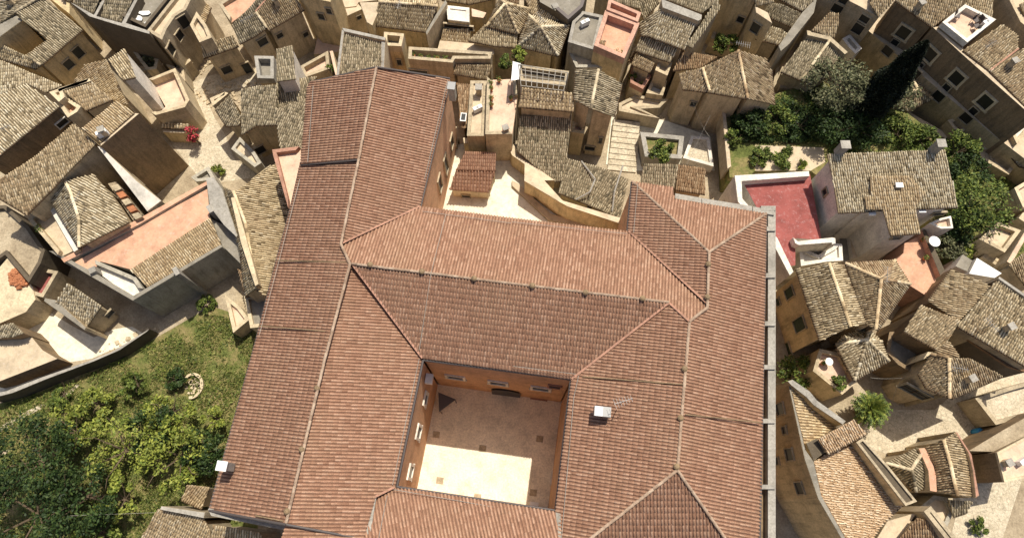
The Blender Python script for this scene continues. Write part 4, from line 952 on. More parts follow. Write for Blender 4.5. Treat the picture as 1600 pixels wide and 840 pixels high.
h = H('walled white gravel court at the right edge above the street', wall='stone', name='walled_court', cat='court')
h.flat('L 955,190,2.0 1100,140 1260,95 1260,255 1050,312', 'paving', ph=.45, pm='stone'); h.done()
h = H('ribbed brown roof with dark beams at the bottom edge, right', wall='beige')
h.tile('L 600,860,4.2 700,745,4.6 780,765,4.6 840,860,4.2', 'oldwarm'); h.flat('L 728,715,5.0 760,690 895,860 850,870', 'darkstone', ph=.1, pm='stone'); h.flat('L 500,860,3.6 560,760 700,720 600,860', 'terrace_tan'); h.done()
# ---- bottom left, against the red west wing
h = H('two pale striped tile roofs at the bottom left corner of the red building', wall='stone')
h.tile('I 740,702,4.6 955,748,5.0 985,802,4.8 990,880,4.4 640,880,3.8', 'pale'); h.tile('I 995,775,5.0 1215,812,5.0 1260,880,4.6 995,880,4.4', 'pale')
h.tile('I 880,590,4.2 982,600,4.4 945,702,4.0 850,660,3.8', 'pale', over=.1); h.flat('I 755,690,5.2 960,720,5.4 955,746 750,706', 'concrete'); h.done()
h = H('long rough stone garden wall along the top of the green garden', wall='darkstone', name='garden_wall', cat='wall', group=None)
h.flat('E -60,1010,2.0 30,990 I 30,150 200,85 430,5,2.0 E 520,810,1.8 700,700,1.6 690,712 560,800 I 440,12 210,98 60,160 20,170 -60,190', 'concrete'); h.done()

h = H('plain tan roofs filling the top edge between the corner house and the dark ruin', wall='yellow')
h.flat('A 215,-20,5 250,-60,5 360,-60,5 335,20 335,75 290,40', 'terrace_tan', ph=.3); h.tile('A 260,-60,6 370,-60,6 330,10,5.4 290,-10,5.4', 'old'); h.done()
h = H('strip of old roofs along the top edge above the hip roofed houses', wall='beige')
h.tile('B 860,-70,5 1140,-70,5 1130,-10,4.6 1000,20,4.4 870,0,4.4', 'old'); h.tile('B 1140,-70,5.6 C 50,-70,5.6 30,20,5 B 1150,-5,5', 'oldwarm'); h.done()
h = H('dark little roofs squeezed in above the salmon terrace at the top edge', wall='stone')
h.tile('C 370,-70,6 560,-70,6 600,40,5.4 450,5,5.4', 'oldgrey'); h.tile('C 570,-70,5.5 700,-70,5.5 690,10,4.6 620,90,4.6 600,40,4.8', 'oldgrey'); h.done()
h = H('brick coloured lean-to low in the gap right of the salmon terrace', wall='stone')
h.tile('C 545,285,3.4 580,240,3.8 600,250,3.8 570,300,3.4', 'oldwarm'); h.done()
# steps of the bright street
e = bpy.data.objects.new('stone_steps', None); c = at(*parse('C 520,700,0')[0][:3]); e.location = c; link(e); e['_org'] = [float(v) for v in c]; tag(e, 'wide bright stone steps going down beside the sloping roofs with two pipes', 'steps')
for i in range(9):
    y0 = 560 + i * 26; z = .75 - i * .075
    P = pts(f'C {478 - i * 3.5},{y0},{z} {600 - i * 2},{y0 + 14} {597 - i * 2},{y0 + 40} {475 - i * 3.5},{y0 + 26}'); MB().prism([tuple(p) for p in P], [(p[0], p[1], -.1) for p in P]).build('step', 'paving', e)

h = H('pale plaster wall slope falling from the stained wall to the salmon terrace', wall='cream')
h.flat('A 455,684,8.3 478,692,8.3 E 640,8,6.6 756,100,5.2 690,150,5.2 560,-20,7.2', 'terrace_white'); h.done()
h = H('stepped row of square brown slabs beside the pale plaster slope', wall='stone', name='stepped_roof', cat='roof')
h.flat('E 505,20,5.6 545,10,5.6 665,165,5.0 625,195,5.0', 'gravel')
def slabs(e):
    for i in range(5):
        P = pts(f'E {520 + i * 24},{32 + i * 33},{6.0 - i * .12} {552 + i * 24},{22 + i * 33} {570 + i * 24},{44 + i * 33} {540 + i * 24},{56 + i * 33}'); MB().prism([tuple(p) for p in P], [(p[0], p[1], p[2] - .5) for p in P]).build('slab', 'clay' if i % 2 else 'stone', e)
h.extra(slabs); h.done()

# ---------------------------------------------------------------- plants
def quads(C, size, asp=1.0, up=0.3):
    k = len(C); a = rng.normal(size=(k, 3)); a[:, 2] *= 0.6; a /= np.linalg.norm(a, axis=1)[:, None]
    nn = rng.normal(size=(k, 3)); nn[:, 2] = np.abs(nn[:, 2]) + up; b = np.cross(nn, a); b /= np.linalg.norm(b, axis=1)[:, None] + 1e-9
    s = size * (0.6 + 0.8 * rng.random(k))[:, None]
    V = np.stack([C - a * s, C + b * s * .5 * asp, C + a * s, C - b * s * .5 * asp], 1).reshape(-1, 3)
    return V, np.arange(4 * k), np.arange(0, 4 * k, 4)
def clumps(c, r, h, m, per, cr, z0=0.0, shape='dome'):
    out = []
    for i in range(m):
        while True:
            p = rng.uniform(-1, 1, 3)
            if np.dot(p, p) <= 1: break
        q = p / (np.linalg.norm(p) + 1e-9) * np.linalg.norm(p) ** 0.45
        cen = c + q * np.array([r, r, h * .5]); k = int(per * (0.6 + .8 * rng.random()))
        d = rng.normal(size=(k, 3)); d /= np.linalg.norm(d, axis=1)[:, None]; d *= (rng.random(k) ** .5)[:, None] * cr * (0.6 + .7 * rng.random())
        d[:, 2] *= .7; out.append(cen + d)
    P = np.concatenate(out); P[:, 2] = np.maximum(P[:, 2], z0 + .05); return P
def plant(name, cat, label, s, z0, r, h, leaf='leaf_green', m=26, per=90, cr=None, size=.13, trunk=None, group=None, asp=1.0):
    """s: picture point of the crown centre"""
    q = parse(s)[0]; th = h * .45 if trunk is None else trunk; cz = z0 + th + (h - th) * .5; c = at(q[0], q[1], cz)
    org = [float(c[0]), float(c[1]), float(z0)]; e = bpy.data.objects.new(name, None); e.location = org; link(e); e['_org'] = org; tag(e, label, cat, group)
    mb = MB(); R = min(.16, .035 * h + .02); top = Vector((c[0] + rng.normal() * .1, c[1] + rng.normal() * .1, z0 + max(th, .3) + .2)); mb.tube((c[0], c[1], z0 - .1), top, R, R * .7, 7)
    for i in range(6):
        a = i * 1.05 + rng.random(); L = r * (.5 + .35 * rng.random()); p = top + Vector((math.cos(a) * L, math.sin(a) * L, (h - th) * (.25 + .4 * rng.random()))); mb.tube(top - Vector((0, 0, .15)), p, R * .55, R * .15, 5)
        p2 = p + Vector((math.cos(a + .6), math.sin(a + .6), .7)) * L * .4; mb.tube(p, p2, R * .2, R * .08, 4)
    mb.build('trunk' if h > 2 else 'stem', 'bark', e)
    P = clumps(c, r, h - th, m, per, cr or r * .38, z0); V, L, T = quads(P, size, asp); np_mesh('crown' if h > 2 else 'foliage', V, L, T, leaf, e, org)
    return e
GT = 'trees and bushes of the lower left garden'
T_ = [('p 208,600', 0, 1.1, 1.8, 'leaf_green', 'round green bush near the top of the garden, left of the stone ring'),
      ('p 150,630', 0, 1.3, 1.9, 'leaf_bright', 'loose light green bush above the garden path end'),
      ('p 262,645', 0, 1.8, 3.4, 'leaf_bright', 'bright yellow green tree in the middle of the garden, below the stone ring'),
      ('p 333,655', 0, .9, 2.4, 'leaf_bright', 'small bright shrub tree touching the red west wing'),
      ('p 110,672', 0, 1.9, 2.6, 'leaf_bright', 'middling green tree at the left of the garden cluster'),
      ('p 185,700', 0, 2.6, 4.6, 'leaf_bright', 'largest light green tree of the garden cluster'),
      ('p 270,712', 0, 2.4, 4.4, 'leaf_bright', 'tall green tree over the shaded corner next to the west wing'),
      ('p 318,705', 0, 1.6, 3.4, 'leaf_dark', 'dark leaved tree close to the small roof chimney'),
      ('p 236,665', 0, 1.8, 3.6, 'leaf_dark', 'dark green tree in the heart of the garden cluster'),
      ('p 45,720', 0, 3.2, 5.6, 'leaf_dark', 'broad dark tree at the left edge of the picture'),
      ('p 40,800', 0, 3.6, 6.0, 'leaf_dark', 'darkest tree filling the bottom left corner'),
      ('p 125,775', 0, 2.6, 4.8, 'leaf_dark', 'dark tree right of the corner tree at the bottom'),
      ('p 182,778', 0, 1.5, 3.4, 'leaf_bright', 'bright small tree at the bottom of the garden among dark ones'),
      ('p 150,830', 0, 1.6, 2.6, 'leaf_green', 'low dull green tree cut by the bottom edge'),
      ('p 95,618', 0, 1.0, 1.2, 'leaf_green', 'low weedy bush beside the garden path'),
      ('p 275,592', 0, .8, 1.1, 'leaf_dark', 'small dark bush growing at the stone ring')]
for s_, z, r, h_, lf, lab in T_:
    plant('bush' if h_ < 2 else 'garden_tree', 'tree' if h_ >= 2 else 'bush', lab, s_, z, r, h_, lf, m=int((7 + r * 7.5) * (1.5 if lf == 'leaf_dark' else 1)), per=80, cr=r * .3, size=.13, group=GT)
# grass and weeds over the garden
def scatter(poly_s, n, z=None):
    P = [p[:2] for p in pts(poly_s)]; A = np.array(P); lo, hi = A.min(0), A.max(0); X = rng.uniform(lo, hi, (n, 2)); X = X[pip(X, P)]
    return X
def tuft_stuff(name, label, poly_s, n, z, leaf, size=.1, h=.16):
    X = scatter(poly_s, n); f = np.sin(X[:, 0] * .9 + 1) * np.cos(X[:, 1] * 1.1) + np.sin(X[:, 0] * 2.3 + X[:, 1] * 1.7) * .5 + rng.normal(0, .5, len(X)); X = X[f > -.35]
    C = np.c_[X, z + rng.random(len(X)) * h]; V, L, T = quads(C, size, .6, 0.1); o = np_mesh(name, V, L, T, leaf); tag(o, label, 'grass', None, 'stuff')
GP = 'p 20,700,.0 -40,720 -40,655 0,635 110,597 225,545 330,490 395,505 415,620 400,800 330,840 -40,860'
tuft_stuff('grass', 'rough green grass and weeds covering the lower left garden', GP, 90000, .01, 'grass')
tuft_stuff('weeds', 'taller leafy weeds in patches over the lower left garden', GP, 16000, .03, 'leaf_green', .13, .4)
tuft_stuff('garden_weeds', 'low green plants covering the raised garden beds behind the red terrace', 'D -180,530,3.0 -60,500 60,440 260,400 480,520 640,540 800,650 810,700 1000,770 1000,850 300,850 270,670 -170,670', 30000, 3.02, 'leaf_green', .13, .35)
tuft_stuff('shade_plants', 'low weeds under the trees of the raised garden, darkened for the shade there', 'D -180,540,3.0 60,470 260,420 480,520 560,560 560,680 -170,670', 26000, 3.1, 'leaf_dark', .15, .4)  # dark leaf colour put in for the shade under the garden trees
tuft_stuff('hillside_weeds', 'weeds and low scrub on the hillside strip at the right', 'p 1475,220,1.5 1500,220 1630,330 1630,415 1485,415 1455,360', 9000, 1.52, 'leaf_green', .13, .4)
# cypress
def cypress(s_, z0, h_, r, label):
    q = parse(s_, z0)[0]; c = at(*q[:3]); org = [float(c[0]), float(c[1]), float(z0)]; e = bpy.data.objects.new('cypress_tree', None); e.location = org; link(e); e['_org'] = org; tag(e, label, 'tree')
    MB().tube(c, c + np.array([0, 0, h_ * .8]), .2, .05).build('trunk', 'bark', e)
    k = 38000; t = rng.random(k) ** 0.8; a = rng.random(k) * 2 * math.pi; prof = np.where(t < .25, .55 + t * 1.8, 1.0) * (1 - t) ** .62 * 1.08
    rr = r * prof * (0.55 + .5 * rng.random(k)) * (1 + .12 * np.sin(a * 5 + t * 9) + .08 * np.sin(a * 3 - t * 23))
    P = c + np.c_[np.cos(a) * rr, np.sin(a) * rr, .3 + t * (h_ - .3)]; V, L, T = quads(P, .12, .7, 0); np_mesh('crown', V, L, T, 'leaf_cypress', e, org)
cypress('p 1342,184', 3.0, 10.6, 1.7, 'very dark tall cypress leaning out across the window fronted row, upper right')
GU = 'trees and shrubs of the upper right gardens'
for s_, z, r, h_, lf, m, lab in [('p 1312,128', 3, 2.5, 5.0, 'leaf_olive', 60, 'grey green round tree just left of the dark cypress'),
      ('p 1405,150', 3, 1.5, 3.6, 'leaf_olive', 30, 'small grey green tree just right of the dark cypress'),
      ('p 1350,200', 3, 1.6, 2.6, 'leaf_dark', 30, 'dark shrub at the foot of the cypress'), ('p 1300,190', 3, 1.6, 3.0, 'leaf_dark', 30, 'dark tree in shade left of the cypress foot'),
      ('p 1172,190', 3, 1.3, 1.8, 'leaf_dark', 24, 'dark hedge bush at the left end of the raised garden'), ('p 1215,188', 3, 1.4, 1.6, 'leaf_green', 24, 'green hedge bush second from the left in the raised garden'),
      ('p 1250,196', 3, 1.3, 1.6, 'leaf_dark', 24, 'dark hedge bush third from the left in the raised garden'), ('p 1145,215', 3, .7, 1.5, 'leaf_green', 14, 'slim green shrub on the parapet by the shaded lane'),
      ('p 1405,208', 3, 1.4, 1.5, 'leaf_green', 26, 'bright hedge right of the cypress above the villa chimneys'), ('p 1440,218', 3, 1.2, 1.3, 'leaf_green', 22, 'low hedge above the right chimney of the villa'),
      ('p 1185,243', 3, .9, .8, 'leaf_green', 16, 'flat green planting bed left part, beyond the red terrace'), ('p 1225,246', 3, 1.0, .8, 'leaf_green', 16, 'flat green planting bed right part, beyond the red terrace'),
      ('p 1252,256', 3, .4, .9, 'leaf_bright', 10, 'small bright bush at the corner of the planting bed'),
      ('p 1498,232', 1.5, 1.5, 3.4, 'leaf_green', 30, 'green tree right of the villa roof corner, uppermost of the hillside trees'), ('p 1515,268', 1.5, 1.5, 3.2, 'leaf_dark', 30, 'dark tree right of the villa roof, second down the hillside'),
      ('p 1528,318', 1.5, 2.4, 4.8, 'leaf_green', 50, 'largest round tree right of the villa, over the dusty terrace'), ('p 1505,345', 1.5, 1.6, 3.6, 'leaf_dark', 30, 'dark tree just below the large round tree'),
      ('p 1485,385', 1.5, 1.2, 2.6, 'leaf_olive', 24, 'pale silvery bush above the white canopy roof'), ('p 1512,385', 1.5, .9, 2.2, 'leaf_bright', 18, 'yellow green bush above the white canopy roof'),
      ('p 1135,68', 1.6, .9, 2.2, 'leaf_green', 22, 'leafy bush in the walled white court'), ('p 1035,236', 1.6, 1.0, 1.0, 'leaf_green', 18, 'bush in the stone slab planter by the steps'),
      ('p 808,88', 5.4, .7, 1.5, 'leaf_bright', 18, 'bright green vine at the left end of the pergola'), ('p 790,98', 5.4, .6, 1.3, 'leaf_green', 14, 'green potted shrub by the balustrade left of the pergola'),
      ('p 341,266', 0, .55, .9, 'leaf_bright', 14, 'small bright bush at the lower corner of the plaza'), ('p 322,474', 0, .7, 1.0, 'leaf_green', 16, 'green bush in shade at the foot of the big grey wall'),
      ('p 310,42', 0, .8, 2.0, 'leaf_green', 16, 'bush between the rubble stone house and the tiny pale roof'), ('p 288,70', 0, .6, 1.6, 'leaf_olive', 14, 'dry olive bush beside the rubble stone house'),
      ('p 1245,580', 0, 1.3, 2.4, 'leaf_green', 26, 'tree squeezed between the cornice and the plant filled terrace'), ('p 1310,598', 3.2, .5, 1.3, 'leaf_green', 14, 'round shrub at the lower end of the plant filled terrace'),
      ('p 1530,822', 0, .6, .8, 'leaf_green', 14, 'weedy bush on the paved street at the bottom edge'), 
      ('p 514,108', 2.2, .4, .9, 'leaf_green', 10, 'ivy clump inside the ruined pink yard'), ('p 235,95', 1.8, .8, .8, 'leaf_olive', 14, 'dry scrub inside the overgrown ruin'), ('p 990,122', 2.6, .3, .8, 'leaf_green', 10, 'small shrub in the pink yard below the cream roof')]:
    plant('tree' if h_ >= 2 else 'bush', 'tree' if h_ >= 2 else 'bush', lab, s_, z, r, h_, lf, m=m, per=85, size=.12 if r > .8 else .09, trunk=h_ * (.4 if h_ >= 2 else .1), group=GU)
b_ = plant('blossom_bush', 'bush', 'bush covered in bright red blossom at the end of the ochre shed, on the plaza', 'p 301,211', 0, .55, 2.6, 'leaf_blossom', m=16, per=60, cr=.3, size=.09, trunk=.6)
# palm
def palm(s_, z0, h_, r, label):
    q = parse(s_, z0 + h_)[0]; c = at(*q[:3]); org = [float(c[0]), float(c[1]), float(z0)]; e = bpy.data.objects.new('palm_tree', None); e.location = org; link(e); e['_org'] = org; tag(e, label, 'palm')
    m = MB()
    for i in range(5): m.tube((c[0], c[1], z0 + h_ * i / 5 - .1), (c[0], c[1], z0 + h_ * (i + 1) / 5), .17, .14, 8)
    m.build('trunk', 'bark', e)
    for i in range(90):
        a = i * 2.399; el = 1.4 - 1.6 * (i / 90); L = r * (.75 + .3 * rng.random()); mb = MB(); p = Vector((c[0], c[1], z0 + h_ - .1)); d = Vector((math.cos(a) * math.cos(el), math.sin(a) * math.cos(el), math.sin(el))); n_ = 6; prev = p
        for k in range(n_):
            d = (d + Vector((0, 0, -.16))).normalized(); nx = prev + d * L / n_; sd = d.cross(Vector((0, 0, 1))).normalized()
            mb.add([prev - sd * .012, prev + sd * .012, nx + sd * .01, nx - sd * .01], [[0, 1, 2, 3]])
            for sg in (-1, 1):
                for f in (.25, .75):
                    b0 = prev.lerp(nx, f); t = b0 + sd * sg * .34 * math.sin(math.pi * (k + .8) / (n_ + .6)) + d * .16; mb.add([b0, b0 + d * .13, t], [[0, 1, 2]])
            prev = nx
        mb.build('frond', 'leaf_bright' if i % 3 == 0 else 'leaf_green', e)
palm('p 1362,638', 0.0, 2.6, 1.5, 'spiky round palm in the street corner between the two bottom right houses')

# ---------------------------------------------------------------- street furniture and clutter
def thing(name, label, cat, c, group=None):
    e = bpy.data.objects.new(name, None); org = [float(v) for v in c]; e.location = org; link(e); e['_org'] = org; tag(e, label, cat, group); return e
# pergola and canopy
def pergola():
    P = pts('C 32,302,8.0 262,342 242,425 42,402'); c = sum(P) / 4; e = thing('pergola', 'dark open beam pergola over a terrace just right of the north red wing', 'pergola', (c[0], c[1], 5.4))
    for p in P: MB().tube((p[0], p[1], 5.3), (p[0], p[1], 8.0), .06, n=6).build('post', 'concrete', e)
    for i in range(5):
        f = i / 4; a = P[0] * (1 - f) + P[3] * f; b = P[1] * (1 - f) + P[2] * f; MB().tube(a, b, .035, n=4).build('beam', 'concrete', e)
    for i in range(9):
        f = i / 8; a = P[0] * (1 - f) + P[1] * f; b = P[3] * (1 - f) + P[2] * f; MB().tube(a + np.array([0, 0, .06]), b + np.array([0, 0, .06]), .03, n=4).build('rafter', 'concrete', e)
pergola()
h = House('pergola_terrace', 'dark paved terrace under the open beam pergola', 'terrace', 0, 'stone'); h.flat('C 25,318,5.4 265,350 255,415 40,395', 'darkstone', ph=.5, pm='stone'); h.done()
P = pts('C 4,288,7.9 40,298 32,372 -4,378'); c = sum(P) / 4; e = thing('canopy', 'bright white cloth canopy at the left end of the pergola', 'canopy', (c[0], c[1], 5.4))
MB().prism([tuple(p) for p in P], [(p[0], p[1], p[2] - .05) for p in P]).build('cloth', 'whitepaint', e)
for p in P: MB().tube((p[0], p[1], 5.3), (p[0], p[1], 7.88), .03, n=6).build('pole', 'metal', e)
# stone ring in the garden
c = at(*parse('I 905,130,0')[0][:3]); e = thing('stone_ring', 'broken round ring of pale stones in the garden grass', 'well', c)
for i in range(17):
    a = -1.5 + i * .27; m = MB(); m.box((c[0] + math.cos(a) * .82, c[1] + math.sin(a) * .95, .14), .2 + .05 * random.random(), .24, .3 + .08 * random.random(), a); m.build('stone', 'cream', e)
for i in range(26):
    a = random.random() * 6.28; r = random.random() ** .5 * .6; m = MB(); m.box((c[0] + math.cos(a) * r, c[1] + math.sin(a) * r, .06), .16, .2, .14, a); m.build('stone', 'cream', e)
# pots
def pot(s_, label, sc_=1.0, plant_=True, mat='clay', group='flower pots on the roof terraces'):
    q = parse(s_)[0]; c = hit(q[0], q[1]); e = thing('flower_pot', label, 'flower pot', c, group); k = sc_
    MB().lathe(c, [(.02, 0), (.11 * k, 0), (.17 * k, .28 * k), (.19 * k, .3 * k), (.19 * k, .34 * k), (.15 * k, .33 * k), (.02, .3 * k)], 10).build('pot', mat, e)
    if plant_:
        C = c + np.array([0, 0, .5 * k]) + rng.normal(0, .11 * k, (70, 3)); V, L, T = quads(C, .07 * k, .8); np_mesh('foliage', V, L, T, 'leaf_green', e, [float(v) for v in c])
for s_, lab in [('B 1100,400', 'potted plant at the upper left corner of the speckled tan terrace'), ('B 1103,425', 'potted plant second from the top left of the speckled tan terrace'), ('B 1104,470', 'dark leafy pot halfway down the left side of the speckled tan terrace'),
      ('B 1103,500', 'potted plant low on the left side of the speckled tan terrace'), ('B 1195,470', 'potted plant on the right side of the speckled tan terrace'), ('B 1140,385', 'dark potted plant at the top of the speckled tan terrace'),
      ('B 740,270', 'leftmost potted plant behind the stone balustrade'), ('B 775,280', 'second potted plant from the left behind the stone balustrade'), ('B 812,285', 'reddish flowering pot behind the stone balustrade'), ('B 850,285', 'fourth potted plant behind the stone balustrade'), ('B 890,290', 'rightmost potted plant of the balustrade row'),
      ('C 485,258', 'small dark pot on the salmon terrace ringed by thick parapets'), ('C 517,262', 'tall dark plant in the corner of the salmon terrace ringed by parapets'),
      ('C 600,405', 'pot in the pink yard below the small cream roof'),
      ('H 718,290', 'bushy pot on the salmon terrace nearest the villa wall'), ('H 745,340', 'brown pot below the white round table'), ('H 728,375', 'pot furthest down the salmon terrace'),
      ('L 250,25', 'pot beside the small round table on the pink plant terrace'), ('L 350,30', 'pot along the right wall of the pink plant terrace'), ('L 370,60', 'second pot along the right wall of the pink plant terrace'), ('L 320,110', 'large planted tub at the lower end of the pink plant terrace'),
      ('E 192,232', 'pot beside the white beam on the ochre terrace'), ('E 205,250', 'second pot beside the white beam on the ochre terrace'), ('L 195,100', 'pink flowering pot by the left wall of the pink plant terrace')]: pot(s_, lab, 1.0 if 'tub' not in lab else 1.6)
# round tables
def rtable(s_, label, r=.45):
    q = parse(s_)[0]; c = hit(q[0], q[1]); e = thing('round_table', label, 'table', c)
    MB().lathe(c + np.array([0, 0, .7]), [(.01, .03), (r, .03), (r, 0), (.01, 0)], 18).build('tabletop', 'whitepaint', e); MB().tube(c, c + np.array([0, 0, .7]), .04).build('leg', 'metal', e)
rtable('H 757,306', 'bright white round table on the salmon terrace'); rtable('L 268,22', 'small white round table on the pink plant terrace', .3)
# chairs on the pale terrace
def chair(s_, label, rz, mat='metal'):
    q = parse(s_)[0]; c = hit(q[0], q[1]); e = thing('chair', label, 'chair', c, 'chairs on the upper right terrace'); R = Matrix.Rotation(rz, 3, 'Z')
    MB().box(Vector(c) + Vector((0, 0, .45)), .45, .45, .05, rz).build('seat', mat, e); MB().box(Vector(c) + R @ Vector((0, .22, .7)), .45, .04, .45, rz).build('backrest', mat, e)
    for dx in (-.2, .2):
        for dy in (-.2, .2): p = Vector(c) + R @ Vector((dx, dy, 0)); MB().tube(p, p + Vector((0, 0, .43)), .02, n=5).build('leg', mat, e)
chair('D 960,110', 'dark chair nearest the middle of the white rimmed upper terrace', .5, 'gutter'); chair('D 990,105', 'dark chair at the far right corner of the white rimmed upper terrace', 2.0, 'gutter'); chair('D 965,140', 'dark chair by the right parapet of the white rimmed upper terrace', 3.4, 'gutter'); chair('D 872,90', 'dark chair near the upper left corner of the white rimmed terrace', 1.2, 'gutter')
# junk in the ruined bay
GJ = 'pale sheets and scraps on the ruined building'
for i, (s_, lab) in enumerate([('A 678,66', 'largest pale sheet lying in the ruined roof bay'), ('A 655,92', 'crumpled pale sheet lower left in the ruined roof bay'), ('A 722,100', 'pale scrap near the outer wall of the ruined roof bay'), ('A 690,120', 'small pale scrap lowest in the ruined roof bay')]):
    q = parse(s_)[0]; c = hit(q[0], q[1]); P_ = [(c[0] + math.cos(a) * (.35 + .2 * random.random()) * (1.3 if i == 0 else .8), c[1] + math.sin(a) * (.2 + .15 * random.random()), c[2] + .12 + .1 * random.random()) for a in np.linspace(0, 5.5, 7)]
    tag(MB().prism(P_, [(x, y, z - .06) for x, y, z in P_]).build('plastic_sheet', 'whitepaint', None, tuple(float(v) for v in c)), lab, 'plastic sheet', GJ)
for s_, lab in [('A 112,238', 'white chest beside another in the dark light well'), ('A 135,222', 'second white chest in the dark light well')]:
    q = parse(s_)[0]; c = hit(q[0], q[1]); e = thing('garden_chest', lab, 'chest', c, 'white chests in the light well'); MB().box(c + np.array([0, 0, .25]), .8, .5, .5, .7).build('box', 'whitepaint', e); MB().box(c + np.array([0, 0, .53]), .85, .55, .06, .7).build('lid', 'whitepaint', e)
q = parse('L 965,345')[0]; c = hit(q[0], q[1]); e = thing('barrel', 'bright blue plastic barrel beside the barrel roof house', 'barrel', c); MB().lathe(c, [(.01, 0), (.26, 0), (.29, .3), (.28, .75), (.24, .85), (.01, .85)], 14).build('drum', 'blue', e)
# chimneys, dishes and vents on the small roofs
def chimney(s_, label, w=.42, h_=.8, mat='beige'):
    q = parse(s_)[0]; c = hit(q[0], q[1]); e = thing('chimney', label, 'chimney', c, 'small chimneys on the old roofs'); MB().box(c + np.array([0, 0, h_ / 2 - .1]), w, w, h_ + .2, .4).build('shaft', mat, e)
    for dx in (-.5, .5): MB().box(c + np.array([dx * w * .7 * math.cos(.4), dx * w * .7 * math.sin(.4), h_ + .09]), .07, w, .2, .4).build('cap_leg', mat, e)
    MB().box(c + np.array([0, 0, h_ + .22]), w * 1.25, w * 1.25, .06, .4).build('cap', 'concrete' if mat != 'white' else 'clay', e)
for s_, lab, mt in [('A 190,575', 'pale chimney on the edge of the broad bright roof at the left', 'white'), ('A 498,630', 'small chimney at the lower edge of the roof above the stained wall', 'beige'), ('C 200,58', 'tall round looking vent chimney beside the grey tarred roof', 'cream'),
       ('C 292,430', 'dark chimney at the right end of the ribbed roof below the pergola', 'darkstone'), ('L 1100,490', 'small chimney on the cream yellow terrace', 'beige'), ('B 1170,620', 'pale chimney at the lower edge of the speckled tan terrace', 'beige'),
       ('B 1065,105', 'dark chimney where the hip roof gutters meet', 'darkstone'), ('D 1130,310', 'small chimney among the roofs behind the long front', 'stone'), ('H 870,730', 'white vent on the narrow dark lean-to', 'white'), ('A 60,20', 'chimney on the corner house roof, top left', 'beige'), ('B 100,20', 'chimney on the broad grey brown roof, top left centre', 'beige'), ('D 700,40', 'chimney on the big roof above the framed windows', 'beige'), ('H 1110,700', 'chimney on the great wide roof at the right', 'beige'), ('L 930,100', 'chimney on the folded gable roof over the palm', 'beige')]: chimney(s_, lab, mat=mt, h_=.6)
# wires
def wire(a, b, label, sag=.4):
    A, B = pts(a)[0], pts(b)[0]; m = MB(); prev = A
    for i in range(1, 11):
        f = i / 10; p = A * (1 - f) + B * f - np.array([0, 0, sag * 4 * f * (1 - f)]); m.tube(prev, p, .012, n=4, cap=False); prev = p
    tag(m.build('power_line', 'concrete', None, tuple(float(v) for v in A)), label, 'cable', 'cables strung between houses')
wire('C 845,465,6.5', 'C 925,640,3.5', 'thin pale cable from the wide gabled house toward the landing'); wire('C 930,540,6', 'C 820,770,3.5', 'second thin cable crossing the shaded lane'); wire('L 480,88,4.5', 'L 632,90,5.5', 'thin cable between the plant terrace and the corner house')
wire('L 585,210,2', 'L 640,80,5.8', 'steep cable down the wall of the corner house'); wire('I 330,735,4', 'I 725,720,4', 'long pale cable across the bottom of the garden trees')
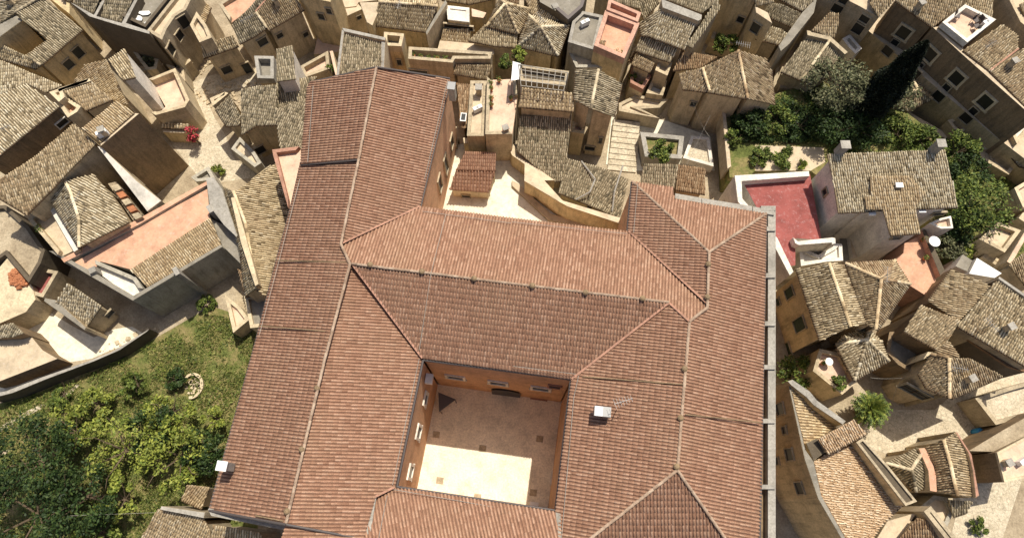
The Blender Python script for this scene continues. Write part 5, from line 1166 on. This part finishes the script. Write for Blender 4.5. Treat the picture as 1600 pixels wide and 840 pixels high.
# rubble: stones nobody could count
def rubble(name, label, poly_s, n, z=None, mat='beige', size=.16):
    X = scatter(poly_s, n); mb = MB()
    for x, y in X:
        zz = surf_z(x, y) if z is None else z
        if zz > 3.2: continue
        s = size * (.5 + random.random() ** 2 * 1.6); R = Matrix.Rotation(random.random() * 3, 3, 'Z') @ Matrix.Rotation(random.gauss(0, .4), 3, 'X'); mb.box((x, y, zz + s * .2), s, s * (.6 + .6 * random.random()), s * .6, rot=R)
    tag(mb.build(name, mat), label, 'rubble', None, 'stuff')
rubble('rubble', 'loose stones and broken masonry among the ruins at the top left', 'A 560,235,0 760,150 900,150 1000,290 880,420 760,370 640,370', 900)
rubble('alley_rubble', 'scattered stones in the shaded strip under the grey tiled roofs', 'A 880,420,0 1200,320 1200,480 1000,520', 260)
rubble('tile_heap', 'heap of broken red bricks in the ruined yard at the left', 'E 155,500,0 220,440 280,450 215,560 165,545', 260, None, 'clay', .2)
rubble('street_stones', 'loose stones along the garden wall foot', 'E 440,800,0 700,690 860,640 870,660 700,730 460,830', 260, None, 'cream')
rubble('hillside_stones', 'stones and blocks on the hillside below the long front', 'D 830,620,0 1150,620 1200,840 960,840', 500)
0 and rubble('court_stones', 'fallen slabs on the bright stepped street', 'C 470,520,0 700,560 700,640 590,660 570,780 470,750', 160, None, 'white', .22)

for i, (s_, z, lab) in enumerate([('A 60,640', 8.9, 'aerial on the broad bright roof at the left edge'), ('E 400,120', 7, 'aerial on the low pitched roof in the middle of the left cluster'), ('C 130,125', 7.1, 'aerial at the peak of the four faced hip roof'), ('C 1062,250', 7.4, 'aerial on the ridge of the wide gabled house'),
        ('D 1000,250', 8.6, 'aerial behind the parapet of the long window fronted building'), ('H 520,470', 7.5, 'aerial at the peak of the many sided hip roof'), ('H 1000,700', 7.1, 'aerial on the great wide roof at the right'), ('L 850,60', 7, 'aerial on the folded gable roof'), ('A 1180,130', 6.2, 'aerial on the broad grey brown roof at the top left'), ('B 680,60', 6.6, 'aerial on the ochre house with the long mottled roof')]):
    antenna(s_, z, lab, 1.3, .5 + i * .8, 'aerials on the old roofs')
GA = 'air conditioning boxes on roofs and walls'
for s_, lab in [('A 490,635', 'air conditioning box on the tan edge of the stained wall house'), ('B 1040,520', 'air conditioning box on the flat stained roof with the lone chimney'), ('L 1180,480', 'air conditioning box on the cream yellow terrace'), ('C 340,120', 'air conditioning box on the smooth blue grey flat roof'), ('D 1010,120', 'air conditioning box on the white rimmed upper terrace')]:
    q = parse(s_)[0]; c = hit(q[0], q[1]); e = thing('air_conditioner', lab, 'air conditioner', c, GA)
    MB().box(c + np.array([0, 0, .32]), .8, .32, .55, .5).build('casing', 'whitepaint', e); MB().lathe(c + np.array([0, 0, .6]), [(.01, 0), (.12, 0), (.12, .02), (.01, .02)], 10).build('fan_grille', 'metal', e)
finish_ids()
